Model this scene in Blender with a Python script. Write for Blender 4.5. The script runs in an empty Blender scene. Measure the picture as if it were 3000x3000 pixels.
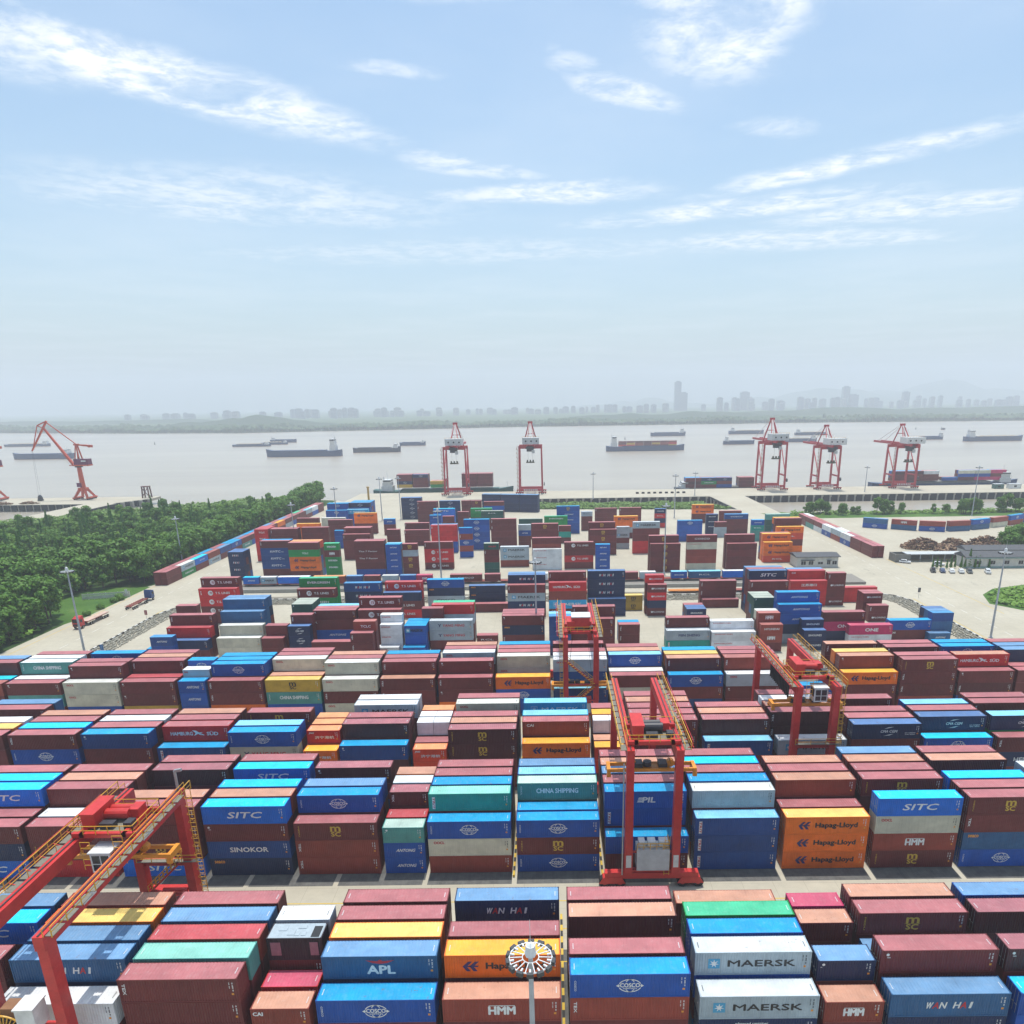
import bpy, math, random
import numpy as np
from mathutils import Vector, Matrix
random.seed(7)
C = bpy.context.scene.collection
SC = bpy.context.scene

# ---------------------------------------------------------------- camera
CAM_F, CAM_PITCH, CAM_ROLL, CAM_YAW, CAM_H = 2142.33, math.radians(17.52954), math.radians(0.8609), math.radians(-0.30143), 66.714
def cam_axes():
    cy, sy = math.cos(CAM_YAW), math.sin(CAM_YAW)
    f0 = Vector((sy, cy, 0)); r0 = Vector((cy, -sy, 0)); up = Vector((0, 0, 1))
    fw = math.cos(CAM_PITCH)*f0 - math.sin(CAM_PITCH)*up
    dn = -(math.cos(CAM_PITCH)*up + math.sin(CAM_PITCH)*f0)
    r = math.cos(CAM_ROLL)*r0 + math.sin(CAM_ROLL)*dn
    d = -math.sin(CAM_ROLL)*r0 + math.cos(CAM_ROLL)*dn
    return r, d, fw
cr, cd, cf = cam_axes()
cam = bpy.data.cameras.new('camera'); camo = bpy.data.objects.new('camera', cam); C.objects.link(camo)
cam.sensor_fit = 'HORIZONTAL'; cam.sensor_width = 36; cam.lens = CAM_F/3000*36
cam.shift_x = -(1606.36-1500)/3000; cam.shift_y = (1856.37-1500)/3000
cam.clip_start = 1; cam.clip_end = 60000
m = Matrix((( cr.x, -cd.x, -cf.x, 0), (cr.y, -cd.y, -cf.y, 0), (cr.z, -cd.z, -cf.z, CAM_H), (0, 0, 0, 1)))
camo.matrix_world = m
SC.camera = camo

# ---------------------------------------------------------------- sky, sun, exposure
SUN_EL = 78.0
w = bpy.data.worlds.new('World'); SC.world = w; w.use_nodes = True
nt = w.node_tree; nt.nodes.clear()
def N(t, **k):
    n = nt.nodes.new(t)
    for a, b in k.items(): setattr(n, a, b)
    return n
def lk(a, b): nt.links.new(a, b)
out = N('ShaderNodeOutputWorld'); bg = N('ShaderNodeBackground')
sky = N('ShaderNodeTexSky', sky_type='NISHITA', sun_disc=False)
sky.sun_elevation = math.radians(SUN_EL); sky.sun_rotation = math.radians(0)
sky.altitude = 0; sky.air_density = 1.15; sky.dust_density = 2.6; sky.ozone_density = 1.6
bg.inputs['Strength'].default_value = 0.15
# clouds: streaks of thin cloud on a flat layer far overhead, looked up by view direction
tc = N('ShaderNodeTexCoord'); sep = N('ShaderNodeSeparateXYZ'); lk(tc.outputs['Generated'], sep.inputs[0])
zc = N('ShaderNodeMath', operation='MAXIMUM'); lk(sep.outputs['Z'], zc.inputs[0]); zc.inputs[1].default_value = 0.03
dx = N('ShaderNodeMath', operation='DIVIDE'); lk(sep.outputs['X'], dx.inputs[0]); lk(zc.outputs[0], dx.inputs[1])
dy = N('ShaderNodeMath', operation='DIVIDE'); lk(sep.outputs['Y'], dy.inputs[0]); lk(zc.outputs[0], dy.inputs[1])
pl = N('ShaderNodeCombineXYZ'); lk(dx.outputs[0], pl.inputs[0]); lk(dy.outputs[0], pl.inputs[1])
SKY_TINT = (0.76, 0.92, 0.96, 1); CLOUD_COL = (6.4, 6.6, 6.8, 1); EXPO = 0.25; HAZE_TOP = 480; HAZE_D = .00023; HAZE_COL = (.88, .92, 1.0, 1)
def vmath(op, a, b):
    n = N('ShaderNodeMath', operation=op)
    for i, v in enumerate((a, b)):
        if isinstance(v, (int, float)): n.inputs[i].default_value = v
        else: lk(v, n.inputs[i])
    return n.outputs[0]
def ramp(src, a, b):
    n = N('ShaderNodeMapRange'); n.interpolation_type = 'SMOOTHERSTEP'; lk(src, n.inputs[0])
    n.inputs[1].default_value = a; n.inputs[2].default_value = b
    return n.outputs[0]
def noise(vec, scale, detail, rough, dist=0.0):
    n = N('ShaderNodeTexNoise'); lk(vec, n.inputs['Vector']); n.inputs['Scale'].default_value = scale
    n.inputs['Detail'].default_value = detail; n.inputs['Roughness'].default_value = rough; n.inputs['Distortion'].default_value = dist
    return n.outputs[0]
def band(cx, cy, ang, length, width, amp):
    """soft elliptical cloud bank on the cloud layer, centre (cx, cy), long axis at ang degrees"""
    mp = N('ShaderNodeMapping', vector_type='TEXTURE'); lk(warp, mp.inputs[0])
    mp.inputs['Location'].default_value = (cx, cy, 0); mp.inputs['Rotation'].default_value = (0, 0, math.radians(ang)); mp.inputs['Scale'].default_value = (length, width, 1)
    l = N('ShaderNodeVectorMath', operation='LENGTH'); lk(mp.outputs[0], l.inputs[0])
    return vmath('MULTIPLY', ramp(l.outputs['Value'], 1.0, 0.15), amp)
wn = N('ShaderNodeTexNoise'); lk(pl.outputs[0], wn.inputs['Vector']); wn.inputs['Scale'].default_value = 1.3; wn.inputs['Detail'].default_value = 5
wo = N('ShaderNodeVectorMath', operation='SUBTRACT'); lk(wn.outputs['Color'], wo.inputs[0]); wo.inputs[1].default_value = (.5, .5, .5)
ws = N('ShaderNodeVectorMath', operation='SCALE'); lk(wo.outputs[0], ws.inputs[0]); ws.inputs['Scale'].default_value = 0.42
wa = N('ShaderNodeVectorMath', operation='ADD'); lk(pl.outputs[0], wa.inputs[0]); lk(ws.outputs[0], wa.inputs[1]); warp = wa.outputs[0]
flat = N('ShaderNodeVectorMath', operation='MULTIPLY'); lk(pl.outputs[0], flat.inputs[0]); flat.inputs[1].default_value = (1, 1, 0)
fine = noise(flat.outputs[0], 3.2, 10, 0.66, 0.5)
puff = noise(flat.outputs[0], 9.0, 8, 0.62, 0.25)
BANKS = [ # cx, cy, angle, length, width, strength
    (-1.12, 2.86, 51, 1.05, 0.34, 1.0), (-1.75, 2.45, 40, 0.8, 0.30, .7), (0.50, 2.42, 80, 0.62, 0.34, .9), (0.24, 2.84, 48, 0.50, 0.13, .75), (1.35, 3.75, -42, 1.05, 0.26, .8),
    (1.05, 4.5, -20, 1.3, .35, .8), (0.0, 4.15, -5, 0.9, 0.30, .75), (-0.35, 3.68, 32, 0.6, 0.20, .6), (-1.5, 4.2, 20, 1.6, 0.8, .5), (-.48, 2.73, 5, .26, .09, .5), (.9, 3.3, 20, .26, .16, .45),
    (-.3, 2.33, 10, .3, .1, .45), (2.1, 4.6, -20, 1.2, .5, .7), (1.7, 5.4, 0, 1.6, .5, .6), (-.5, 5.6, 0, 3.0, .7, .32)]
tot = None
for b in BANKS:
    o = band(*b); tot = o if tot is None else vmath('MAXIMUM', tot, o)
mask = vmath('MULTIPLY', tot, vmath('ADD', ramp(fine, .30, .62), 0.20))
mask = vmath('MULTIPLY', mask, vmath('ADD', vmath('MULTIPLY', ramp(puff, .3, .62), .7), .3))
veil = vmath('MULTIPLY', ramp(noise(flat.outputs[0], .5, 5, .55), .35, .75), .16)
mask = vmath('MAXIMUM', mask, veil)
mixs = N('ShaderNodeMix', data_type='RGBA'); lk(mask, mixs.inputs['Factor'])
tint = N('ShaderNodeMix', data_type='RGBA', blend_type='MULTIPLY'); tint.inputs['Factor'].default_value = 1; lk(sky.outputs[0], tint.inputs[6]); tint.inputs[7].default_value = SKY_TINT
lk(tint.outputs[2], mixs.inputs[6]); mixs.inputs[7].default_value = CLOUD_COL
lk(mixs.outputs[2], bg.inputs[0]); lk(bg.outputs[0], out.inputs[0])

sd = bpy.data.lights.new('sun', 'SUN'); so = bpy.data.objects.new('sun', sd); C.objects.link(so)
sd.energy = 3.4; sd.angle = math.radians(0.53); sd.color = (1.0, 0.965, 0.90)
so.rotation_euler = (math.radians(-(90-SUN_EL)), 0, 0)      # high sun ahead of the camera: shadows fall towards it
so.location = (0, 0, 200)
SC.view_settings.view_transform = 'Standard'; SC.view_settings.look = 'None'; SC.view_settings.gamma = 1
SC.view_settings.exposure = EXPO
SC.cycles.use_denoising = True
SC.cycles.max_bounces = 6; SC.cycles.diffuse_bounces = 3; SC.cycles.glossy_bounces = 2; SC.cycles.volume_bounces = 2; SC.cycles.transparent_max_bounces = 6; SC.cycles.caustics_reflective = False; SC.cycles.caustics_refractive = False
# ---------------------------------------------------------------- helpers
class MB:
    """collects boxes, bars, tubes and quads and links them as ONE mesh object"""
    def __init__(s): s.v = []; s.f = []; s.m = []; s.c = []; s.col = None
    def add(s, vs, fs, m=0):
        o = len(s.v); s.v.extend([tuple(p) for p in vs])
        for f in fs: s.f.append(tuple(i+o for i in f)); s.m.append(m); s.c.append(s.col)
    def box(s, x0, y0, z0, x1, y1, z1, m=0):
        s.add([(x0,y0,z0),(x1,y0,z0),(x1,y1,z0),(x0,y1,z0),(x0,y0,z1),(x1,y0,z1),(x1,y1,z1),(x0,y1,z1)],
              [(0,3,2,1),(4,5,6,7),(0,1,5,4),(1,2,6,5),(2,3,7,6),(3,0,4,7)], m)
    def cbox(s, c, d, m=0, rz=0):
        ca, sa = math.cos(rz), math.sin(rz); vs = []
        for z in (-.5, .5):
            for x, y in ((-.5,-.5),(.5,-.5),(.5,.5),(-.5,.5)):
                X, Y = x*d[0], y*d[1]; vs.append((c[0]+X*ca-Y*sa, c[1]+X*sa+Y*ca, c[2]+z*d[2]))
        s.add(vs, [(0,3,2,1),(4,5,6,7),(0,1,5,4),(1,2,6,5),(2,3,7,6),(3,0,4,7)], m)
    def frame(s, p, q):
        p, q = Vector(p), Vector(q); d = (q-p).normalized()
        u = Vector((0,0,1)) if abs(d.z) < .95 else Vector((0,1,0))
        a = d.cross(u).normalized(); b = a.cross(d).normalized()
        return p, q, a, b
    def bar(s, p, q, w, h=None, m=0, w2=None, h2=None):
        h = h or w; w2 = w2 or w; h2 = h2 or (h if w2 == w else h*w2/w); p, q, a, b = s.frame(p, q); vs = []
        for e, ww, hh in ((p, w, h), (q, w2, h2)):
            for i, j in ((-.5,-.5),(.5,-.5),(.5,.5),(-.5,.5)): vs.append(e + a*ww*i + b*hh*j)
        s.add(vs, [(0,3,2,1),(4,5,6,7),(0,1,5,4),(1,2,6,5),(2,3,7,6),(3,0,4,7)], m)
    def tube(s, p, q, r, m=0, n=8, r2=None, cap=True):
        r2 = r if r2 is None else r2; p, q, a, b = s.frame(p, q); vs = []
        for e, rr in ((p, r), (q, r2)):
            for k in range(n):
                t = 2*math.pi*k/n; vs.append(e + a*rr*math.cos(t) + b*rr*math.sin(t))
        fs = [(k, (k+1) % n, n+(k+1) % n, n+k) for k in range(n)]
        if cap: fs += [tuple(range(n))[::-1], tuple(range(n, 2*n))]
        s.add(vs, fs, m)
    def ring(s, c, r, t, m=0, n=24, axis='z', sweep=1.0):
        c = Vector(c); pts = []
        for k in range(int(n*sweep)+1):
            a = 2*math.pi*k/n
            pts.append(c + (Vector((math.cos(a)*r, math.sin(a)*r, 0)) if axis == 'z' else Vector((math.cos(a)*r, 0, math.sin(a)*r)) if axis == 'y' else Vector((0, math.cos(a)*r, math.sin(a)*r))))
        for a, b in zip(pts, pts[1:]): s.tube(a, b, t, m, 5, cap=False)
    def poly(s, pts, z, m=0): s.add([(x, y, z) for x, y in pts], [tuple(range(len(pts)))], m)
    def prism(s, pts, y0, y1, m=0):
        """outline in x,z pushed from y0 to y1"""
        n = len(pts); s.add([(x, y0, z) for x, z in pts]+[(x, y1, z) for x, z in pts],
            [tuple(range(n)), tuple(range(n, 2*n))[::-1]]+[(k, n+k, n+(k+1) % n, (k+1) % n) for k in range(n)], m)
    def prismx(s, pts, x0, x1, m=0):
        n = len(pts); s.add([(x0, y, z) for y, z in pts]+[(x1, y, z) for y, z in pts],
            [tuple(range(n))[::-1], tuple(range(n, 2*n))]+[(k, (k+1) % n, n+(k+1) % n, n+k) for k in range(n)], m)
    def slab(s, pts, z0, z1, m=0):
        n = len(pts); s.add([(x, y, z0) for x, y in pts]+[(x, y, z1) for x, y in pts],
            [tuple(range(n))[::-1], tuple(range(n, 2*n))]+[(k, (k+1) % n, n+(k+1) % n, n+k) for k in range(n)], m)
    def rail(s, p, q, h=1.1, r=.03, m=0, post=2.0, mid=True):
        """handrail along p-q standing up by h"""
        p, q = Vector(p), Vector(q); up = Vector((0, 0, 1)); L = (q-p).length; k = max(1, int(L/post))
        s.bar(p+up*h, q+up*h, r*2, m=m)
        if mid: s.bar(p+up*h*.5, q+up*h*.5, r*1.6, m=m)
        for i in range(k+1): e = p.lerp(q, i/k); s.bar(e, e+up*h, r*2, m=m)
    def mesh(s, name, mats):
        me = bpy.data.meshes.new(name); me.from_pydata(s.v, [], s.f)
        for mm in (mats if isinstance(mats, (list, tuple)) else [mats]): me.materials.append(mm)
        me.polygons.foreach_set('material_index', s.m)
        if s.col is not None:
            ca = me.color_attributes.new('Col', 'FLOAT_COLOR', 'CORNER'); arr = []
            for f, c in zip(s.f, s.c): arr.extend(list(c or (.5,.5,.5,1))*len(f))
            ca.data.foreach_set('color', arr)
        me.update(); return me
    def build(s, name, mats, parent=None, loc=None, rz=0):
        return link(name, s.mesh(name, mats), parent, loc, rz)
def link(name, me, parent=None, loc=None, rz=0):
    o = bpy.data.objects.new(name, me); C.objects.link(o)
    if parent is not None: o.parent = parent
    if loc is not None: o.location = loc
    if rz: o.rotation_euler = (0, 0, rz)
    return o
def tag(o, label=None, cat=None, group=None, kind=None):
    if label: o['label'] = label
    if cat: o['category'] = cat
    if group: o['group'] = group
    if kind: o['kind'] = kind
    return o
def empty(name, loc, rz=0, label=None, cat=None, group=None):
    o = bpy.data.objects.new(name, None); C.objects.link(o); o.location = loc; o.rotation_euler = (0, 0, rz)
    o.empty_display_size = .5
    return tag(o, label, cat, group)
def copy_tree(o, kids, parent=None):
    c = o.copy(); C.objects.link(c)
    if parent is not None: c.parent = parent
    for ch in kids.get(o.name, []): copy_tree(ch, kids, c)
    return c
def kids_of(root):
    d = {}
    def rec(o):
        d[o.name] = list(o.children)
        for ch in o.children: rec(ch)
    rec(root); return d

# ---------------------------------------------------------------- materials
MATS = {}
class NB:
    """small node-tree builder"""
    def __init__(s, name):
        s.mat = bpy.data.materials.new(name); s.mat.use_nodes = True; s.t = s.mat.node_tree; s.t.nodes.clear()
        s.o = s.n('ShaderNodeOutputMaterial'); s.b = s.n('ShaderNodeBsdfPrincipled'); s.l(s.b.outputs[0], s.o.inputs[0])
    def n(s, t, **k):
        x = s.t.nodes.new(t)
        for a, b in k.items(): setattr(x, a, b)
        return x
    def l(s, a, b): s.t.links.new(a, b)
    def put(s, v, i):
        if isinstance(v, (int, float)): i.default_value = v
        elif isinstance(v, tuple): i.default_value = v if len(v) == 4 or i.type == 'VECTOR' else (*v, 1)
        else: s.l(v, i)
    def coord(s, kind='Object', scale=(1,1,1)):
        tc = s.n('ShaderNodeTexCoord'); mp = s.n('ShaderNodeMapping'); s.l(tc.outputs[kind], mp.inputs[0]); mp.inputs['Scale'].default_value = scale
        return mp.outputs[0]
    def world(s, scale=(1,1,1)):
        g = s.n('ShaderNodeNewGeometry'); mp = s.n('ShaderNodeMapping'); s.l(g.outputs['Position'], mp.inputs[0]); mp.inputs['Scale'].default_value = scale
        return mp.outputs[0]
    def noise(s, vec, sc, det=4, rough=.55, dist=0, dim='3D', w=None):
        x = s.n('ShaderNodeTexNoise', noise_dimensions=dim); s.l(vec, x.inputs['Vector']); x.inputs['Scale'].default_value = sc
        x.inputs['Detail'].default_value = det; x.inputs['Roughness'].default_value = rough; x.inputs['Distortion'].default_value = dist
        if w is not None: s.put(w, x.inputs['W'])
        return x.outputs[0]
    def rng(s, v, a, b, c=0., d=1.):
        x = s.n('ShaderNodeMapRange'); s.l(v, x.inputs[0])
        for i, q in enumerate((a, b, c, d)): x.inputs[i+1].default_value = q
        return x.outputs[0]
    def math(s, op, a, b=0.):
        x = s.n('ShaderNodeMath', operation=op); s.put(a, x.inputs[0]); s.put(b, x.inputs[1]); return x.outputs[0]
    def mix(s, f, a, b, blend='MIX'):
        x = s.n('ShaderNodeMix', data_type='RGBA', blend_type=blend); s.put(f, x.inputs[0]); s.put(a, x.inputs[6]); s.put(b, x.inputs[7]); return x.outputs[2]
    def bump(s, h, strength=.3, dist=.05):
        x = s.n('ShaderNodeBump'); s.l(h, x.inputs['Height']); x.inputs['Strength'].default_value = strength; x.inputs['Distance'].default_value = dist
        s.l(x.outputs[0], s.b.inputs['Normal'])
    def done(s, col, rough=.6, metal=0., spec=.5):
        s.put(col, s.b.inputs['Base Color']); s.put(rough, s.b.inputs['Roughness']); s.put(metal, s.b.inputs['Metallic']); s.b.inputs['Specular IOR Level'].default_value = spec
        return s.mat
def paint(name, col, rough=.5, wear=.25, metal=0., wearcol=(.16,.10,.07)):
    """painted metal with blotchy fading and a little rust"""
    if name in MATS: return MATS[name]
    b = NB(name); v = b.world((1,1,1)); n1 = b.noise(v, .9, 5, .6); n2 = b.noise(v, 5, 4, .65)
    c = b.mix(b.rng(n1, .3, .75), tuple(x*.82 for x in col), tuple(min(1, x*1.12+.008) for x in col))
    c = b.mix(b.math('MULTIPLY', b.rng(n2, .62, .75), wear), c, wearcol)
    MATS[name] = b.done(c, b.rng(n2, .3, .7, rough-.1, rough+.15), metal); return MATS[name]
def plain(name, col, rough=.6, metal=0.):
    if name in MATS: return MATS[name]
    b = NB(name); v = b.world(); n1 = b.noise(v, 2.5, 4, .6)
    MATS[name] = b.done(b.mix(b.rng(n1, .3, .7), tuple(x*.88 for x in col), tuple(min(1, x*1.1) for x in col)), rough, metal); return MATS[name]
# ---------------------------------------------------------------- setting: land, river, roads
def concrete_mat():
    b = NB('yard_concrete'); v = b.world(); n1 = b.noise(v, .05, 5, .6); n2 = b.noise(v, .6, 6, .65); n3 = b.noise(v, 9, 4, .6)
    c = b.mix(b.rng(n1, .3, .7), (.40,.355,.265), (.50,.455,.355)); c = b.mix(b.rng(n2, .35, .75, 0, .55), c, (.33,.30,.24)); c = b.mix(b.rng(n3, .35, .7, 0, .25), c, (.55,.52,.44))
    st = b.noise(b.world((.16, .05, 1)), 1, 6, .7); c = b.mix(b.rng(st, .62, .72, 0, .55), c, (.16,.145,.12))       # oil and tyre marks
    br = b.n('ShaderNodeTexBrick'); b.l(b.world((.2, .2, .2)), br.inputs['Vector']); br.offset = 0; br.inputs['Scale'].default_value = 1; br.inputs['Mortar Size'].default_value = .006
    br.inputs['Brick Width'].default_value = .9; br.inputs['Row Height'].default_value = 1.0
    c = b.mix(b.rng(br.outputs['Fac'], 0, 1, 0, .45), c, (.20,.18,.15)); return b.done(c, .85, 0, .25)
def asphalt_mat():
    b = NB('dark_paving'); v = b.world(); n = b.noise(v, .7, 6, .65)
    c = b.mix(b.rng(n, .3, .7), (.075,.075,.072), (.15,.145,.135)); br = b.n('ShaderNodeTexBrick'); b.l(b.world((.17, .3, 1)), br.inputs['Vector']); br.offset = 0; br.inputs['Mortar Size'].default_value = .008
    return b.done(b.mix(b.rng(br.outputs['Fac'], 0, 1, 0, .5), c, (.25,.24,.21)), .85, 0, .2)
def water_mat():
    b = NB('river_water'); n1 = b.noise(b.world((.012, .05, 1)), 1, 6, .6, .4); n2 = b.noise(b.world((.10, .42, 1)), 1, 5, .62, .3); n3 = b.noise(b.world((.0012, .006, 1)), 1, 4, .55)
    c = b.mix(b.rng(n3, .35, .65), (.33,.285,.22), (.40,.35,.275)); h = b.math('ADD', b.math('MULTIPLY', n1, 2.2), n2); b.bump(h, .42, .8); return b.done(c, .26, 0, .42)
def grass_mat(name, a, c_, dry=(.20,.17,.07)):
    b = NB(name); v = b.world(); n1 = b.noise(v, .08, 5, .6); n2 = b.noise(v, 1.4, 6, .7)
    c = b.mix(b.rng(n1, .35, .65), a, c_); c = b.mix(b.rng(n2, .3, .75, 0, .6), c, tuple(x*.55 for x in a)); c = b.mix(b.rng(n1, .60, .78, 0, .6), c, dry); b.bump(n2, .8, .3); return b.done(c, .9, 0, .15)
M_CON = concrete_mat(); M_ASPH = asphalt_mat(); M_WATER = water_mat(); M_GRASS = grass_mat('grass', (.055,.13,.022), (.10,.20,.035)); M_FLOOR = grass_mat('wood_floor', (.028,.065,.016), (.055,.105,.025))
M_QUAY = plain('quay_concrete', (.19,.185,.165), .85); M_PILE = plain('pile_concrete', (.33,.32,.28), .8); M_DARK = plain('fender_rubber', (.016,.017,.02), .7)
M_YEL = plain('road_yellow', (.60,.40,.04), .7); M_WHT = plain('road_white', (.66,.65,.60), .7); M_BLK = plain('kerb_black', (.02,.02,.02), .7)
M_BANK = grass_mat('far_bank_ground', (.06,.11,.035), (.10,.15,.05))
def structure(name, mb, mats, **k): return tag(mb.build(name, mats, **k), kind='structure')
SHORE = [(-900,-300),(900,-300),(900,452),(147,452),(141,456),(117,470),(100,503),(-20,509),(-60,537),(-152,538),(-160,548),(-190,556),(-228,540),(-264,508),(-304,486),(-320,460),(-337,440),(-420,398),(-900,250)]
g = MB(); g.slab(SHORE, -9, 0); structure('ground', g, M_CON)
g = MB(); g.poly([(-9000,-600),(9000,-600),(9000,12000),(-9000,12000)], -5); structure('river', g, M_WATER)
# quay deck with its dark ribbed back face, piles below
g = MB(); g.slab([(-150,538),(900,538),(900,586.5),(-150,586.5)], -1.6, 0.0)
structure('quay_deck', g, M_CON)
g = MB()
for i in range(0, 175):
    x = -149+i*6
    g.box(x, 537.4, -4.4, x+4.2, 538, -.3, 0); g.box(x+4.4, 537.7, -5.5, x+5.5, 538.6, -1.6, 1); g.box(x+1, 586.5, -4.5, x+2.5, 587.3, -.2, 0)
g.box(-150, 538.2, -5.5, 900, 538.5, -1.6, 0)
structure('quay_wall', g, [M_DARK, M_PILE])
g = MB(); g.slab([(120.3,450),(141.5,450),(141.5,538),(116.3,538)], -1.0, .02, 0); structure('quay_bridge', g, M_CON)
g = MB()
for x0, x1 in ((116.6,120.4),(141.5,141.5)):
    for i in range(9): y = 462+i*9; g.box(x1-.5-(x1-x0)*(y-450)/88, y, -5.2, x1+.4-(x1-x0)*(y-450)/88, y+1.6, -1, 0)
    g.bar((x1-.3*(x1-x0), 452, -.9), (x0, 537, -.9), .5, 1.5, 1)
structure('quay_bridge_edge', g, [M_PILE, M_DARK])
# left pier and its approach bridge
g = MB(); g.slab([(-560,545),(-326,545),(-310,575),(-310,588),(-560,588)], -1.8, .0); g.slab([(-347,396),(-326,396),(-322,546),(-345,546)], -1.2, .03); structure('pier_deck', g, M_CON)
g = MB()
for i in range(42): x = -556+i*5.6; g.box(x, 544.2, -4.2, x+4.1, 545, -.3, 1); g.box(x+4.4, 544.6, -5.5, x+5.1, 545.6, -1.8, 0)
for i in range(14): y = 405+i*10; g.box(-328-.3, y, -5.2, -323.5, y+1.4, -1.1, 0)
g.bar((-325.8, 398, -.8), (-321.8, 545, -.8), .4, 1.3, 1)
for i in range(9): a = i/9; x, y = -325+15*a, 546+29*a; g.cbox((x+.8, y, -2.2), (2.2, 2.4, 3.9), 1 if i % 2 else 0)
structure('pier_face', g, [M_PILE, M_DARK])
# sheets 4 mm and more above the ground
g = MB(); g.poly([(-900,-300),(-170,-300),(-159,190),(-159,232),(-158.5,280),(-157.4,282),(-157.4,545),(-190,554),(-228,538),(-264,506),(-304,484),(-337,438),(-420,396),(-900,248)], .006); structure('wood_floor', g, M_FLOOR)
g = MB(); g.poly([(-186,232),(-159,228),(-157,236),(-157.2,279),(-176,279),(-190,262)], .014); g.poly([(145,428),(900,428),(900,451),(147,451),(142,455)], .010); g.poly([(126,455),(142,455),(146,430),(150,428),(160,425),(142,425)], .014); g.poly([(-22,484),(116,470),(99,502),(-20,508)], .010)
g.poly([(147.5,238),(152,250),(160,258),(176,264),(300,262),(300,226),(176,224),(154,229)], .014); g.poly([(205,300),(300,300),(300,350),(212,342)], .01); structure('lawn', g, M_GRASS)
g = MB()        # lane paint
for a, b_, w_ in (((-134.6,190),(-134.6,244),.25),((-155.9,190),(-155.9,280),.2),((125.4,190),(125.6,246),.25),((145.3,226),(145.3,312),.2)): g.bar((*a, .012), (*b_, .012), w_, .008, 0)
for y in (74.9, 80.9, 86.6, 112.4, 116.9, 138.6, 143.5, 147.6): g.bar((-140, y, .012), (128, y, .012), .16, .008, 0)
for i in range(40): g.bar((-144.4, 195+i*8, .013), (-144.4, 199+i*8, .013), .16, .008, 1)
for i in range(26): g.bar((134.2, 195+i*8, .013), (134.2, 199+i*8, .013), .16, .008, 1)
structure('lane_markings', g, [M_YEL, M_WHT])
g = MB()        # darker paved bays under the stacks
for y0, y1 in ((90.5,110.6),(117.4,136.2),(150.2,170),(56,77)):
    for k in range(-8, 9):
        x = -18.65+13.07*k; g.poly([(x-.05, y0), (x+12.3, y0), (x+12.3, y1), (x-.05, y1)], .008)
structure('paved_bays', g, M_ASPH)
g = MB()        # black and yellow pipe kerbs in the gaps between bays
for (x, y0, y1) in ((.75,58,84),(-6.1,92,110),(7.0,92,108),(-6.1,118,136),(14.3,92,96)):
    n = int((y1-y0)/1.1)
    for i in range(n): g.bar((x, y0+i*1.1, .30), (x, y0+i*1.1+1.1, .30), .30, .30, i % 2); g.bar((x, y0+i*1.1+.5, 0), (x, y0+i*1.1+.5, .2), .12, m=1)
structure('kerb_rail', g, [M_YEL, M_BLK])
# riprap slope and black and white kerb round the inner yard
KERB = [(-133.2,190),(-133.2,236),(-131,244),(-125,250),(-116,253.6),(-100,255),(45,254),(100,255),(113,253),(120,249),(123,242),(123.4,232),(123.2,190)]
kb = [MB(), MB()]; rp = MB(); rr = random.Random(3)
for (a, b_) in zip(KERB, KERB[1:]):
    a, b_ = Vector((*a, 0)), Vector((*b_, 0)); L = (b_-a).length; n = max(1, round(L/1.6)); d = (b_-a)/n; nrm = Vector((d.y, -d.x, 0)).normalized()
    for i in range(n):
        p = a+d*i; kb[0].bar(p+Vector((0,0,.35)), p+d+Vector((0,0,.35)), .35, .7, i % 2)
        for k in range(5):
            for q in range(5):
                c = p+d*(q+rr.random())/5+nrm*(.5+k*1.15+rr.random()*.9); s = rr.uniform(.25, .5); z = .50-.10*k
                rp.cbox((c.x, c.y, max(.08, z)), (s, s*rr.uniform(.7, 1.3), s*rr.uniform(.6, 1.0)), 0, rr.random()*3)
structure('road_kerb', kb[0], [M_BLK, M_WHT])
b = NB('riprap_stone'); n1 = b.noise(b.world(), 2.2, 5, .7); M_ROCK = b.done(b.mix(b.rng(n1, .3, .7), (.24,.225,.18), (.46,.43,.35)), .9, 0, .2)
tag(rp.build('riprap', M_ROCK), 'rough grey stones heaped along the kerb', 'stones', kind='stuff')
# railway bed behind a concrete retaining wall, two rails
g = MB(); g.box(-132, 267.2, 0, 118, 281, .95); structure('railway_bed', g, plain('ballast', (.24,.22,.19), .95))
g = MB(); g.box(-120, 266.6, 0, 74, 267.1, 1.35)
for i in range(90): g.box(-119+i*2.15, 266.5, 0, -118.8+i*2.15, 266.62, 1.30)
w_ = g.build('retaining_wall', plain('wall_concrete', (.36,.35,.31), .85)); tag(w_, 'low grey concrete retaining wall along the railway', 'wall')
g = MB()
for y in (272.9+.55, 275.1-.2, 258.2, 259.7):
    z = .95 if y > 266 else 0; g.box(-125, y, z, 112, y+.09, z+.16)
structure('rails', g, plain('rail_steel', (.13,.10,.085), .5, .4))
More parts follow.
